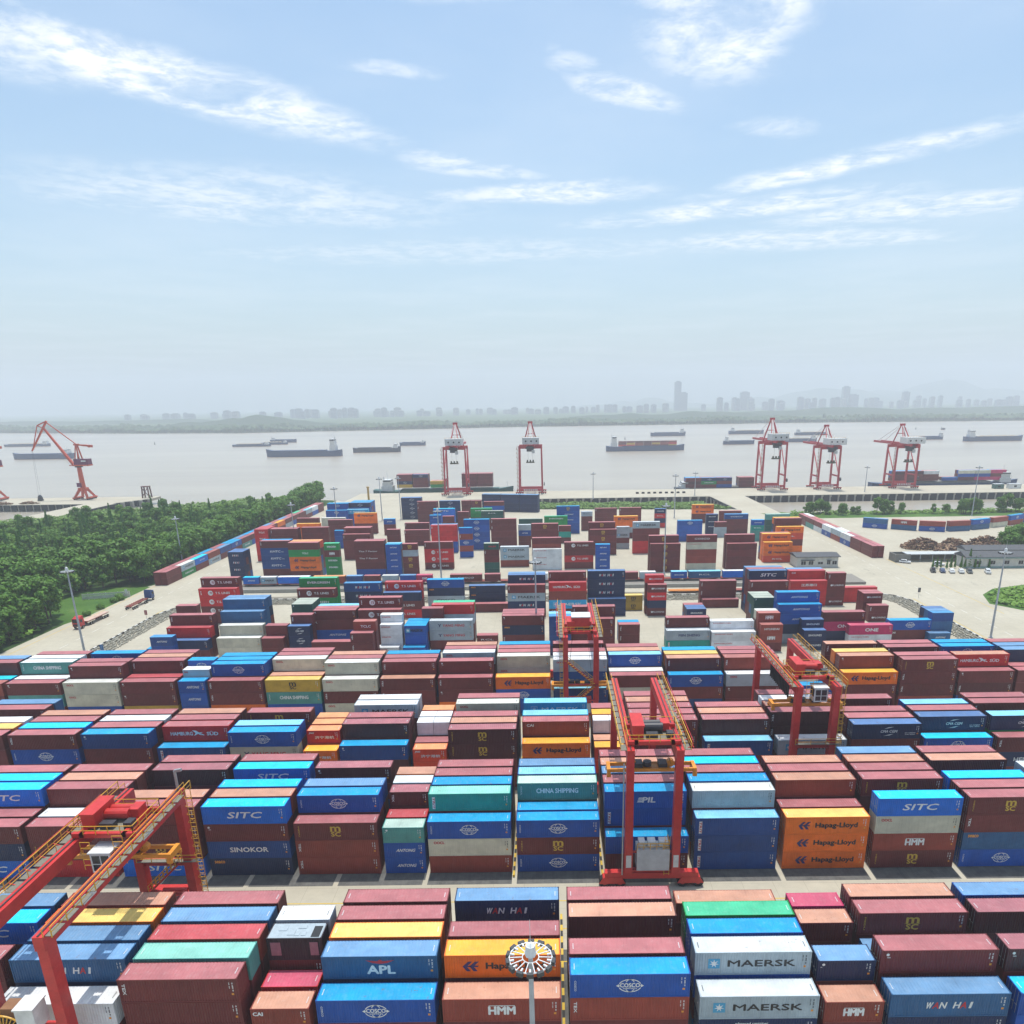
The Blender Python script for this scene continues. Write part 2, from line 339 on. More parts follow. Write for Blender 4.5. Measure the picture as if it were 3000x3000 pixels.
# far bank, hills
BANK = [(-9000,3300),(-4000,2950),(-1852,2553),(-1250,2300),(-903,2204),(-500,2290),(-117,2397),(744,2400),(1427,2290),(2500,2200),(9000,2100),(9000,12000),(-9000,12000)]
g = MB(); g.slab(BANK, -9, -3.2); structure('far_bank', g, M_BANK)
def ridge(mb, x0, x1, y, wy, h, seed, sharp=1.0):
    r = random.Random(seed); ph = [r.uniform(0, 6.3) for _ in range(8)]; n, m_ = 60, 8; vs = []
    for i in range(n+1):
        t = i/n; e = math.sin(math.pi*t)**sharp; hh = h*e*(.72+.16*math.sin(3.1*t*4+ph[0])+.08*math.sin(9*t*3+ph[1])+.05*math.sin(23*t+ph[2])+.04*math.sin(47*t+ph[3]))
        for j in range(m_+1): u = j/m_*2-1; vs.append((x0+(x1-x0)*t, y+u*wy*(1+.2*math.sin(6*t+ph[4])), -4+max(0, hh)*(1-u*u)))
    mb.add(vs, [(i*(m_+1)+j, (i+1)*(m_+1)+j, (i+1)*(m_+1)+j+1, i*(m_+1)+j+1) for i in range(n) for j in range(m_)])
M_HILL = grass_mat('hill_green', (.025,.06,.022), (.045,.085,.03))
g = MB(); ridge(g, -1500, -820, 2950, 160, 46, 1, .9); ridge(g, 60, 1050, 3300, 260, 30, 2, .5); ridge(g, 700, 2600, 3600, 300, 34, 5, .4); ridge(g, -3200, -1500, 3900, 250, 22, 6, .4)
ridge(g, 1900, 4700, 9200, 900, 215, 3, .8); ridge(g, 3200, 6800, 9800, 900, 280, 4, .7); ridge(g, 300, 2100, 9500, 700, 120, 8, .8); structure('hills', g, M_HILL)
# ---------------------------------------------------------------- container yard: where every stack stands
# block rows: start x, length class | row, tier height code + tiers, faces from the top down (paint, mark / roof paint)
BLOCKS = '''A|57.0|2.93
-70.7 40|2 t4 M M|4 t4 Vs M M|5 t4 S M
-57.6 40|1 t3 W9 M|2 t4 Sw Y M|3 t4 S M|4 t4 O/U M|5 t4 N/H M
-44.5 40|1 t4 Mv M M M|2 t4 T/J M|3 t4 N/R M|4 t4 S M|5 t4 M M
-31.5 20|1 s3 N1/H M|2 s3 R/P M|3 t4 X M K|4 t4 W M
-24.7 40|1 t3 Bc M M|2 t4 Sl Y M|3 t4 O/U N M|4 t4 M N|5 t4 M M
-11.75 40|1 t3 Nx/H M|2 t4 Oh K M|3 t4 M M|4 t2 M|5 t4 Yw/S M
1.35 40|1 t4 Bc Nv M|2 t4 M M|3 t2 M|4 t4 K/H K M|5 t4 M M
14.6 40|1 t3 Ek Y7|2 t4 Ek B M|3 t4 B I M|4 t4 G D M|6 t3 N/H M
27.5 20|1 s3 Nx/H M|2 s4 Yq/S N M|4 s4 M/H M|5 s4 P/P M
34.1 40|1 t3 Sw Y|2 t4 Mq M K|3 t3 S|4 t4 Mm M|5 t4 M/H M
47.2 40|1 t3 B/V B|2 t4 Kq M|3 t2 L|4 t4 K M|5 t4 B/S Y
B|93.3|2.87
-90.4 40|0 t3 M Y Vs|1 t3 M M|2 t4 Vs M|3 t4 V M|4 t4 M M
-77.35 40|0 t3 M Mm R|1 t3 W M|2 t4 M M|3 t4 N/H M|4 t4 M M
-64.3 40|0 t4 M Mv Mm Vs|1 t4 M/H M|2 t3 V M|4 t4 K M|5 t4 M M
-51.24 40|0 t4 Vs Mq Ii Yd|1 t4 N/H M|2 t4 Vs M|4 t4 Vs M|5 t4 M M
-38.2 40|0 t3 Mm Nv Nv|1 t4 Bc M|2 t4 I/S M|4 t4 Kq M
-25.2 20|0 s3 Tq Ba Ba|1 s3 R/R M|2 s4 Kv M|3 s4 E M|4 s4 O/H M
-18.65 40|0 t3 Bc Co N|1 t4 Jr M|2 t4 B M|3 t4 M M|4 t4 M M
-5.6 40|0 t3 Bc Mm Bc|1 t3 B/B M|2 t4 Tn D M|3 t4 B/L M|4 t4 S M
7.47 40|0 t2 B M|1 t4 Bp Br M|2 t4 M M|3 t4 S M|4 t4 N/H M|5 t4 M M
20.53 40|0 t3 Ir/L Ir Ir|1 t4 E/C M|2 t4 B M|3 t4 M M|4 t4 V M|5 t4 M M
33.65 40|0 t3 Oh/U Oh Oh|1 t3 M M|2 t4 N/H M|3 t4 M M|4 t4 N/H M
46.8 40|0 t4 Vs Co Nx Mm|2 t4 Mm K|3 t4 M M|4 t4 N/H M|5 t4 S Y
59.9 40|0 t4 Mm Mv Sd Bc|1 t4 M M|2 t4 V M|4 t4 K/H M|5 t4 M M
73.0 40|0 t4 M M|1 t4 M M|2 t4 S M|3 t4 E M
C|118.6|2.92
-110.4 40|0 t4 M M M|1 t4 O/U M|2 t4 W M|4 t4 M M|5 t4 S Y
-97.3 40|0 t4 Mv Bc M|1 t4 V M|2 t4 M M|3 t4 N/H M
-84.2 40|0 t4 Iq/B M M|1 t4 M M|2 t4 W M|3 t4 M M
-71.1 40|0 t3 Ir/B M|1 t4 Ru/M M|2 t4 M M|3 t4 M/H M
-58.0 40|0 t4 Bc Cy M|1 t4 B/L M|2 t2 M|3 t4 Mm M
-44.9 20|0 s3 Oj/O F|1 s4 Rj/F F|2 s4 F M|3 s4 F M|4 s3 W
-38.4 40|0 t3 Iq/B K|1 t4 K M|2 t4 M M|4 t4 Ek/W M|5 t4 W M
-25.3 20|0 s3 Fj Fj|1 s3 M M|2 s4 Z M|3 s4 Z M|4 s4 F M
-18.7 40|0 t4 Km Km M|1 t4 M/H M|2 t4 M M|4 t4 Co M|5 t4 M M
-5.65 40|0 t3 Oh/O M|1 t4 N1/M M|2 t4 L M|4 t4 Lk M
7.4 20|0 s3 Fj/O F|1 s3 N/H M|2 s4 Z M|3 s4 O/O M|4 s4 M M
14.0 40|1 t4 M M|2 t4 M M|3 t4 M M|4 t4 N/H M|5 t4 M M
27.05 40|0 t3 Ir/L M|1 t4 K M|2 t4 N/H M|3 t4 M M
40.1 40|0 t3 Ek/W M|2 t4 Kv Kv|3 t4 N/H M|4 t4 W M|5 t4 M M
53.15 40|0 t4 Yg M|1 t4 M M|2 t4 M M|4 t4 Mq M
66.2 40|0 t3 Bc/V M|1 t4 Yg M|2 t4 M M|3 t4 B/L B
79.25 40|0 t3 Mv Y6 M|1 t4 Yg/L G|3 t4 Mv M|4 t4 M M
D|151.9|2.87
-135.0 40|0 t3 N M|1 t3 B/V M|2 t4 M M|3 t4 S M
-122.1 40|0 t3 Mq T|1 t3 W M|2 t4 Tn/W M|3 t4 W M|4 t4 M M
-109.2 40|0 t3 Co Co B|1 t4 Mq M|2 t4 M M|4 t4 Bc M
-96.5 40|0 t3 Mq Mq U|1 t3 N/R M|2 t4 Mv M|3 t4 M/H M|4 t4 M M
-83.5 20|0 t3 Ba Ba Ba|1 s4 Eo/W M|2 t4 Bc M
-76.9 40|0 t3 Mv Mv O|1 t4 Bc M|2 t4 B M|3 t4 B M
-64.1 40|0 t3 Um/U Tn B|1 t3 F/H M|2 t4 Co/W M|3 t4 M M|4 t4 M M
-51.3 40|0 t3 Co Mv Co|1 t4 Co/W M|2 t4 M M|3 t4 N/H M
-38.4 40|0 t3 Mv/H Mv M|1 t4 Mv M|2 t4 M M|3 t4 B M
-25.5 40|0 t3 Mv Mq O|1 t4 Mq M|3 t4 Eo/W M|4 t4 M M|5 t4 N/H M
-12.7 40|0 t3 Oh/O Bc B|2 t4 Co Co M|3 t4 M M|4 t4 M M|5 t4 B M
0.15 40|0 t2 I/L I|1 t4 Eo/W I M|2 t4 W M|3 t4 M M|5 t4 M M
12.8 40|0 t3 Mq C|1 t3 C M|2 t4 Bc/L M|3 t4 N/H M|4 t4 M M
25.7 40|0 t3 Bc Mq|1 t4 Mv/H M|2 t4 O/U M|3 t4 B M
38.6 40|0 t3 Eo/W Mq|1 t4 Nv M|2 t4 M M|3 t4 M M
51.5 40|0 t2 Bc M
64.4 40|0 t3 Oh/O Mq|1 t4 Nq/H M|2 t4 O/U M|4 t4 Mv/H M
77.3 40|0 t4 Mm Mv Mv N|1 t4 M M|3 t4 Mq M|4 t4 M M
90.2 40|0 t3 Mq Kv|1 t4 Ru/H M|3 t4 Bc M|4 t4 B M
103.1 40|0 t3 M M|1 t3 M M|2 t4 Y/S M|3 t4 S M|4 t4 M M'''
# single stacks beyond the fourth block: x, y, length class, tiers, tier height, faces | paint of rows behind
STACKS = '''-109.86 205.99 20 4 2.896 M
-106.74 195.91 40 4 2.896 Mv M M M
-106.77 193.41 40 3 2.896 Rq M M
-106.80 190.86 40 2 2.896 Yd M
-108.74 187.94 20 3 2.591 Ia B B
-112.91 192.64 20 1 2.896 B
-112.74 229.15 40 5 2.896 Mt Mt M M M
-112.74 226.65 40 4 2.896 Rt Rt Mt M
-93.86 201.61 40 5 2.896 S S S S S | S
-93.80 198.99 40 4 2.896 S S M M
-92.86 194.98 40 3 2.896 C C C
-92.96 192.48 40 2 2.896 C C
-79.68 194.34 20 3 2.896 M M M
-80.25 191.84 20 2 2.896 M M
-72.93 195.94 20 4 2.800 Mv M M M
-73.16 193.44 20 3 2.896 Yg Yg Yg
-76.04 206.14 20 4 2.896 Dq D D D | D D
-67.58 198.96 40 4 2.896 Mq Mq Ba M | M L
-65.82 189.74 40 2 2.591 M M
-53.57 188.68 20 4 2.800 N2 M M M
-54.00 186.18 20 3 2.896 Mv Mv M
-54.90 201.31 40 5 2.896 Mt M M M M
-54.76 198.81 40 4 2.896 Mt M M M
-80.39 227.07 40 5 2.896 Ge G G G G
-80.52 224.57 40 4 2.896 Mt Ge G G
-67.64 231.73 40 4 2.896 Iw Yw Y Y
-54.34 232.44 40 4 2.896 Rt R M M
-41.31 236.58 40 4 2.800 Bc Yd E3 E
-27.81 240.04 40 3 2.700 Yd Yd Y
-26.33 235.85 40 1 2.896 M
-54.59 229.94 40 3 2.896 Y Mt Rt
-34.65 203.44 40 4 2.896 Rq E M M | G
-34.51 196.87 40 3 2.896 Ey Ey M
-37.11 200.94 20 4 2.800 M M M M
-47.91 196.18 20 4 2.700 Wz W W W
-47.65 193.68 20 3 2.896 Wz Wz W
-48.39 191.18 20 1 2.896 Wz
-40.88 193.34 20 3 2.800 Bk B B | B B
-41.14 190.84 20 1 2.896 B
-21.81 201.92 20 1 2.591 M5
-14.32 200.95 40 3 2.896 Mq Yd Mv | M M
-14.08 231.87 40 5 2.700 Yw Y M M Y | S
-14.20 229.19 40 4 2.700 Mv Ek Yw M
-0.90 231.11 40 5 2.896 Mv M M M M
-0.83 228.61 40 4 2.896 Ru N Lk M1
-0.78 191.12 20 4 2.800 Ia Ia Ia Y | L
11.81 231.88 40 5 2.896 Yw Yw Yw Y Y
11.92 229.38 40 2 2.896 Y Y
5.82 199.16 40 4 2.896 Mv M M M
5.21 196.66 40 3 2.896 M2 M M
19.17 200.33 20 2 2.896 Mv Mv | B
24.27 235.63 20 2 2.591 Um Um
30.55 231.31 20 5 2.591 Rf M M Y M
31.10 228.81 20 4 2.591 Mf Rf Y Mf
32.01 196.63 40 3 2.896 Mv E T
31.85 193.91 40 2 2.896 E6 Jr
41.82 217.90 20 2 2.591 Y5 Y | Y M
50.21 240.03 40 3 2.896 Mv Mv M
50.73 237.53 40 1 2.896 M
44.35 195.87 40 3 2.591 Wz W W
44.30 193.15 40 2 2.700 Wz Wz
63.38 229.01 40 5 2.896 Ys M M M M | M S
63.31 226.51 40 4 2.896 Mv M M M
80.10 240.78 40 4 2.896 R1 R R R | S
80.04 238.10 40 3 2.896 R8 R R
92.29 238.28 20 4 2.800 Mv Mf M Mf
59.47 207.75 20 4 2.800 Dq D D D | D D
63.91 201.02 40 5 2.896 Ba B B B B
63.87 198.52 40 4 2.896 Ba Ba Y E
57.21 194.38 20 4 2.591 Nx N M M | C
57.37 191.88 20 3 2.591 N4 Nx M
69.71 195.13 20 3 2.700 Y5 Y Y
69.59 192.43 20 2 2.896 Y5 Y5
77.58 201.11 40 3 2.800 M P9 Y
98.71 224.17 20 3 2.591 Mf M M | M
98.56 218.96 20 2 2.591 Mv Mf
83.92 197.15 40 2 2.800 P9 Wz
96.69 200.79 40 2 2.896 Bc M1
108.94 201.07 20 3 2.591 I S S | S Y
107.35 198.29 20 1 2.591 Sa
98.86 242.19 40 2 2.591 R2 R2
-118.90 295.54 40 5 2.896 Mv Ib Ib Ib M | B
-105.73 290.73 40 5 2.896 M G2 Oh Oh M | F F
-91.35 291.02 20 5 2.800 Ge Mx Ge Ge G
-132.69 325.72 20 5 2.896 R2 R2 R2 R R | R R R
-125.71 326.05 40 5 2.896 Mv M M M M | M
-112.63 329.13 40 5 2.896 M M M M M
-140.19 403.70 40 3 2.591 M M M
-131.64 378.11 40 3 2.896 O O O
-128.77 424.24 40 5 2.591 Bc B B B B | B
-126.94 414.63 40 4 2.591 Bc B B B
-118.23 377.55 40 4 2.896 C C C C
-105.50 354.74 20 3 2.896 B B B
-112.74 370.15 40 4 2.896 M M M M
-116.52 425.98 40 5 2.591 Yg B B B B | B B S B
-115.70 417.63 40 4 2.591 Lk B B B
-106.29 396.11 40 4 2.800 Oh O M M
-93.52 329.08 40 5 2.800 Mv M M M M | M
-93.50 326.38 40 4 2.896 Mv M M M
-79.54 292.48 40 5 2.896 M M7 M7 M B | M
-66.95 292.46 20 5 2.591 Ba Ba Ba Ba B | L
-60.27 293.22 20 5 2.591 Mm E Mm Mm M
-53.32 303.94 40 4 2.896 Mv Rt Rt Mt
-72.84 364.41 40 4 2.591 Mv M M M
-72.13 358.78 40 3 2.591 Mv M M
-55.83 339.75 40 5 2.591 Rv R R B B | S
-90.44 446.74 40 5 2.591 Yg Yg Yg Yg Yg | Y
-77.55 428.34 40 5 2.591 Mv Mv M M M
-64.79 429.39 40 5 2.591 Yg Yg Y Y Y
-66.21 415.32 40 4 2.591 Vs V V M
-76.14 337.84 20 4 2.896 M M M M
-89.17 390.42 20 3 2.896 Ba M M
-64.42 390.22 20 4 2.591 Ba B B B
-56.90 385.83 20 4 2.591 M M M M
-41.19 346.20 40 5 2.896 Bc Bc Bc Bc B
-41.36 327.99 20 5 2.700 B Nv Bc N B
-28.39 346.59 40 5 2.896 Mv Mv M M M
-27.07 291.81 20 5 2.591 Dy Mv M D D
-21.50 306.51 40 3 2.896 Ek Ek N
-15.57 351.25 20 4 2.700 E Ba M M
-8.65 330.51 40 5 2.896 Mm M M M M
-7.81 302.56 40 5 2.591 M N W W M
-7.62 300.06 40 3 2.896 Wz Wz Wz
-3.28 380.68 40 4 2.591 Ge G E M
-16.18 372.55 40 4 2.591 D D M M
-38.13 403.49 40 4 2.591 D5 D M M
-45.08 414.53 40 4 2.591 Ge G M M
-54.37 450.19 20 4 2.591 M M M M
-48.04 449.48 20 4 2.591 Mm M M M
-40.06 443.77 40 4 2.591 M B M M
-50.86 401.61 20 4 2.591 M M M M
3.31 387.93 40 5 2.896 Bm Ba Ba B B
5.60 301.17 40 4 2.800 Mt M Rt M
18.54 299.83 20 4 2.591 Ba Ba Ba Ba
17.28 332.32 40 5 2.896 Mm M M M M
17.76 329.82 40 4 2.896 Mm Mm M M
31.22 343.77 20 4 2.591 E Ek M E
37.48 331.26 40 5 2.896 Ek M M R R
24.76 407.58 40 4 2.591 Mv M M M
38.48 408.63 40 4 2.591 Mv M M M
32.29 371.62 40 4 2.800 Oh O E M
16.71 396.14 20 4 2.591 E5 M M M
4.01 359.56 20 3 2.896 M J M
39.99 295.42 40 5 2.896 Mm M M M M
40.36 292.92 40 4 2.896 Mm Mm Mm Mm
55.50 294.99 40 5 2.896 M3 Cz N N C
71.62 297.97 40 5 2.800 M M M M M
72.02 295.47 40 4 2.700 M M M M
62.73 360.08 40 4 2.591 Bc B B B
80.59 416.92 40 4 2.591 Oh Oh M M
80.87 379.75 20 4 2.591 Y5 Y5 Y5 Y
90.20 378.84 40 4 2.591 I3 M M M
83.33 370.06 20 3 2.591 M E E
57.36 402.58 20 4 2.591 Y5 R5 Y R
94.31 408.51 40 3 2.591 M M M
91.12 312.50 40 4 2.896 Oh O O O | N
90.78 308.24 40 3 2.896 Oh Oh F5
103.27 335.92 40 5 2.896 M M M M M | O
102.49 330.04 40 4 2.896 Oh F5 M O
109.29 371.22 40 4 2.800 T D D D
-129.23 288.11 20 4 2.896 Yw Yw Yw Y | Y Y
-131.32 295.71 20 1 2.896 Y
98.83 358.48 20 4 2.591 B5 J5 T T'''
# ---------------------------------------------------------------- container paints (linear), side, and roof paler from fading plus sun glare put into its colour
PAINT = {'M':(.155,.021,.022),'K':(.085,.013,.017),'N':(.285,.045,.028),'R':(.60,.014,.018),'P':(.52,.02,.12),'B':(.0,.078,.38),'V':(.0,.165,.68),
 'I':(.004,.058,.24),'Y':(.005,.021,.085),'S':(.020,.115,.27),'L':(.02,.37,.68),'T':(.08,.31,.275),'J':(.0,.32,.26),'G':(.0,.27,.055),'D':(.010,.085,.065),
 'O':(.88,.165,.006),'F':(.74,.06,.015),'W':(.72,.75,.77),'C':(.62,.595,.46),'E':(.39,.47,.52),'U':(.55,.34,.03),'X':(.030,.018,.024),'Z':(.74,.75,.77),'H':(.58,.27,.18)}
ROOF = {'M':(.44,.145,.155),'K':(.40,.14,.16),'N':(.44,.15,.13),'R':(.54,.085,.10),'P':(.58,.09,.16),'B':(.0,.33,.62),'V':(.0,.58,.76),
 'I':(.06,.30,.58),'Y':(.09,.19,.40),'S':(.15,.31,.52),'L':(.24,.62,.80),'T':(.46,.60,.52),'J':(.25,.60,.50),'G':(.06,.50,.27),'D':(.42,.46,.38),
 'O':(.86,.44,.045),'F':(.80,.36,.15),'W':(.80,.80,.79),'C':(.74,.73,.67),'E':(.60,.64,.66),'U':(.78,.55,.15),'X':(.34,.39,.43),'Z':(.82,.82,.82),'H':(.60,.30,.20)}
COLOUR = {'M':'maroon','K':'plum','N':'rust','R':'red','P':'magenta','B':'deep blue','V':'vivid blue','I':'dark blue','Y':'navy','S':'worn blue','L':'light blue',
 'T':'sage','J':'teal','G':'green','D':'dark green','O':'orange','F':'vermilion','W':'white','C':'cream','E':'grey','U':'mustard','X':'black','Z':'small white','H':'peach'}

def container_mat(name, roof, attr):
    b = NB(name)
    if attr: a = b.n('ShaderNodeVertexColor'); a.layer_name = 'Col'; col = a.outputs[0]; rnd = 0.37
    else: a = b.n('ShaderNodeObjectInfo'); col = a.outputs['Color']; rnd = a.outputs['Random']
    off = b.n('ShaderNodeCombineXYZ'); b.put(b.math('MULTIPLY', rnd, 97.), off.inputs[0]); b.put(b.math('MULTIPLY', rnd, 31.), off.inputs[1])
    tc = b.n('ShaderNodeTexCoord'); ad = b.n('ShaderNodeVectorMath', operation='ADD'); b.l(tc.outputs['Object'], ad.inputs[0]); b.l(off.outputs[0], ad.inputs[1])
    def mp(s): x = b.n('ShaderNodeMapping'); b.l(ad.outputs[0], x.inputs[0]); x.inputs['Scale'].default_value = s; return x.outputs[0]
    big = b.noise(mp((.35, .5, .5)), 1, 4, .6)
    c = b.mix(b.rng(big, .3, .72), b.mix(1., col, (.80,.80,.81), 'MULTIPLY'), b.mix(1., col, (1.10,1.10,1.10), 'MULTIPLY'))
    if roof:
        st = b.noise(mp((4.2, .35, 1)), 1, 4, .7)                       # run-off lines across the roof
        c = b.mix(b.math('MULTIPLY', b.rng(st, .55, .72), .28), c, b.mix(1., c, (.62,.58,.55), 'MULTIPLY'))
        c = b.mix(b.math('MULTIPLY', b.rng(b.noise(mp((1.6, 1.6, 1)), 1, 5, .7), .5, .8), .13), c, (.62,.60,.56))
        ru = b.noise(mp((.9, 1.3, 1)), 1.2, 7, .72)
        worn = b.rng(rnd, .45, 1.0, .0, .9) if not attr else .25
        c = b.mix(b.math('MULTIPLY', b.rng(ru, .61, .68), worn), c, (.19,.085,.045))
        rough = b.rng(big, .3, .7, .5, .68)
    else:
        st = b.noise(mp((3.4, 3.4, .22)), 1, 5, .7)                      # vertical grime runs
        c = b.mix(b.math('MULTIPLY', b.rng(st, .5, .75), .32), c, b.mix(1., c, (.58,.54,.52), 'MULTIPLY'))
        c = b.mix(b.math('MULTIPLY', b.rng(b.noise(mp((2.5, 2.5, .5)), 1, 5, .7), .52, .8), .05), c, (.42,.37,.33))
        ru = b.noise(mp((1.1, 1.1, 1.6)), 1.3, 7, .74)
        c = b.mix(b.math('MULTIPLY', b.rng(ru, .64, .71), .55), c, (.13,.055,.03))
        rough = b.rng(st, .3, .7, .42, .62)
    return b.done(c, rough, 0., .4)
CM_SIDE = container_mat('container_paint', False, False); CM_ROOF = container_mat('container_roof_paint', True, False)
CM_SIDE_A = container_mat('far_container_paint', False, True); CM_ROOF_A = container_mat('far_container_roof_paint', True, True)
M_STEEL = plain('galvanised_steel', (.42,.44,.45), .45, .6); M_RUBBER = plain('door_seal', (.02,.02,.022), .8)
LOGO = [plain('mark_white', (.72,.74,.74), .5), plain('mark_red', (.50,.02,.03), .5), plain('mark_gold', (.60,.38,.04), .5), plain('mark_navy', (.014,.018,.11), .5), plain('mark_black', (.012,.013,.016), .5),
        plain('mark_light_blue', (.06,.33,.55), .5), plain('mark_green', (.01,.22,.06), .5), plain('mark_dark_red', (.28,.015,.03), .5), plain('mark_orange', (.75,.30,.03), .5)]
CH = 2.896
LEN = {40: 12.192, 20: 6.058, 10: 2.99}

def corrugated(mb, x0, x1, z0, z1, y_out, y_in, pitch, m=0, axis='y'):
    """trapezoid sheet between x0 and x1; ridges at y_out, grooves at y_in"""
    n = max(2, round((x1-x0)/pitch)); p = (x1-x0)/n; pts = []
    for k in range(n):
        a = x0+k*p; pts += [(a, y_in), (a+.25*p, y_in), (a+.45*p, y_out), (a+.80*p, y_out)]
    pts.append((x1, y_in)); k = len(pts)
    if axis == 'y': vs = [(x, y, z0) for x, y in pts]+[(x, y, z1) for x, y in pts]
    elif axis == 'x': vs = [(y, x, z0) for x, y in pts]+[(y, x, z1) for x, y in pts]
    else: vs = [(x, z0, y) for x, y in pts]+[(x, z1, y) for x, y in pts]
    mb.add(vs, [(i, i+1, k+i+1, k+i) for i in range(k-1)], m)
def c_frame(mb, L):
    a = L/2; y = 1.219
    for sx in (-1, 1):
        for sy in (-1, 1):
            x = sx*(a-.07); yy = sy*(y-.07); mb.cbox((x, yy, CH/2), (.13, .13, CH-.24))
            for z in (.059, CH-.059): mb.cbox((sx*(a-.085), sy*(y-.078), z), (.178, .162, .118))
        mb.cbox((sx*(a-.06), 0, CH-.075), (.10, 2.13, .12)); mb.cbox((sx*(a-.06), 0, .085), (.10, 2.13, .13))
    for sy in (-1, 1):
        mb.cbox((0, sy*(y-.035), CH-.062), (L-.36, .065, .085)); mb.cbox((0, sy*(y-.035), .10), (L-.36, .065, .15))
def c_side(mb, L): corrugated(mb, -L/2+.13, L/2-.13, .17, CH-.10, -1.196, -1.160, .278)
def c_roof(mb, L, h=CH): corrugated(mb, -L/2+.12, L/2-.12, -1.16, 1.16, h-.020, h-.040, .36, axis='z')
def c_end(mb, L): corrugated(mb, -1.09, 1.09, .15, CH-.13, L/2-.03, L/2-.07, .25, axis='x')
def c_door(mb, L):
    for s in (-1, 1):
        mb.box(-L/2+.03, min(s*.01, s*1.09), .15, -L/2+.075, max(s*.01, s*1.09), CH-.13)
        for k in range(5): z = .32+k*.5; mb.box(-L/2+.018, min(s*.12, s*.98), z, -L/2+.03, max(s*.12, s*.98), z+.30)
def c_bars(mb, L):
    for y in (-.82, -.32, .32, .82):
        mb.tube((-L/2+.012, y, .10), (-L/2+.012, y, CH-.10), .020, n=6)
        mb.cbox((-L/2-.002, y, 1.15), (.02, .10, .05)); mb.cbox((-L/2-.004, y+.12, 1.12), (.02, .30, .035))
CMESH = {}
def cmesh(kind, L):
    k = (kind, L)
    if k not in CMESH:
        mb = MB(); l = LEN[L]
        {'frame': c_frame, 'side_panel': c_side, 'roof': c_roof, 'end_panel': c_end, 'door': c_door, 'locking_bars': c_bars}.get(kind, lambda *a: 0)(mb, l)
        if kind == 'body':
            c_frame(mb, l); c_side(mb, l); c_end(mb, l); c_door(mb, l)
            s = MB(); c_side(s, l); mb.add([(-x, -y, z) for x, y, z in s.v], s.f)
        CMESH[k] = mb.mesh(kind, M_STEEL if kind == 'locking_bars' else CM_ROOF if kind == 'roof' else CM_SIDE)
    return CMESH[k]

# ---------------------------------------------------------------- writing and marks on the container sides
TXT = {}
def text_geo(s, bold=0.):
    """outline of a word as flat faces, scaled to a unit box"""
    k = (s, bold)
    if k not in TXT:
        cu = bpy.data.curves.new('word', 'FONT'); cu.body = s; cu.resolution_u = 2; cu.offset = bold; cu.fill_mode = 'FRONT'
        ob = bpy.data.objects.new('word', cu); C.objects.link(ob)
        me = bpy.data.meshes.new_from_object(ob.evaluated_get(bpy.context.evaluated_depsgraph_get()))
        vs = np.array([v.co[:2] for v in me.vertices]) if len(me.vertices) else np.zeros((1, 2)); fs = [tuple(p.vertices) for p in me.polygons]
        lo, hi = vs.min(0), vs.max(0); TXT[k] = ((vs-lo)/np.maximum(hi-lo, 1e-6), fs)
        bpy.data.objects.remove(ob); bpy.data.meshes.remove(me); bpy.data.curves.remove(cu)
    return TXT[k]
def T(mb, s, cx, cz, w, h, m=0, shear=0., bold=.025, rot=False, y=0.):
    vs, fs = text_geo(s, 0.)
    k = h*min(bold, .05)*1.3
    for j, (ox, oz) in enumerate(((-k, 0), (k, 0), (0, k*.8), (0, -k*.8))):        # four offset copies make the strokes bold
        o = []
        for a, b in vs:
            x, z = (a-.5)*w+(b-.5)*h*shear+ox, (b-.5)*h+oz
            if rot: x, z = z, -x
            o.append((cx+x, y-.0008*j, cz+z))
        mb.add(o, fs, m)
def P(mb, pts, m=0, y=0.): mb.add([(x, y, z) for x, z in pts], [tuple(range(len(pts)))], m)
def ell(mb, cx, cz, a, b, t, m=0, n=28, a0=0., a1=2*math.pi, y=0.):
    vs = []
    for k in range(n+1):
        q = a0+(a1-a0)*k/n; vs += [(cx+a*math.cos(q), y, cz+b*math.sin(q)), (cx+(a-t)*math.cos(q), y, cz+(b-t)*math.sin(q))]
    mb.add(vs, [(2*k, 2*k+1, 2*k+3, 2*k+2) for k in range(n)], m)
def disc(mb, cx, cz, r, m=0, n=20, y=0.): P(mb, [(cx+r*math.cos(2*math.pi*k/n), cz+r*math.sin(2*math.pi*k/n)) for k in range(n)], m, y)
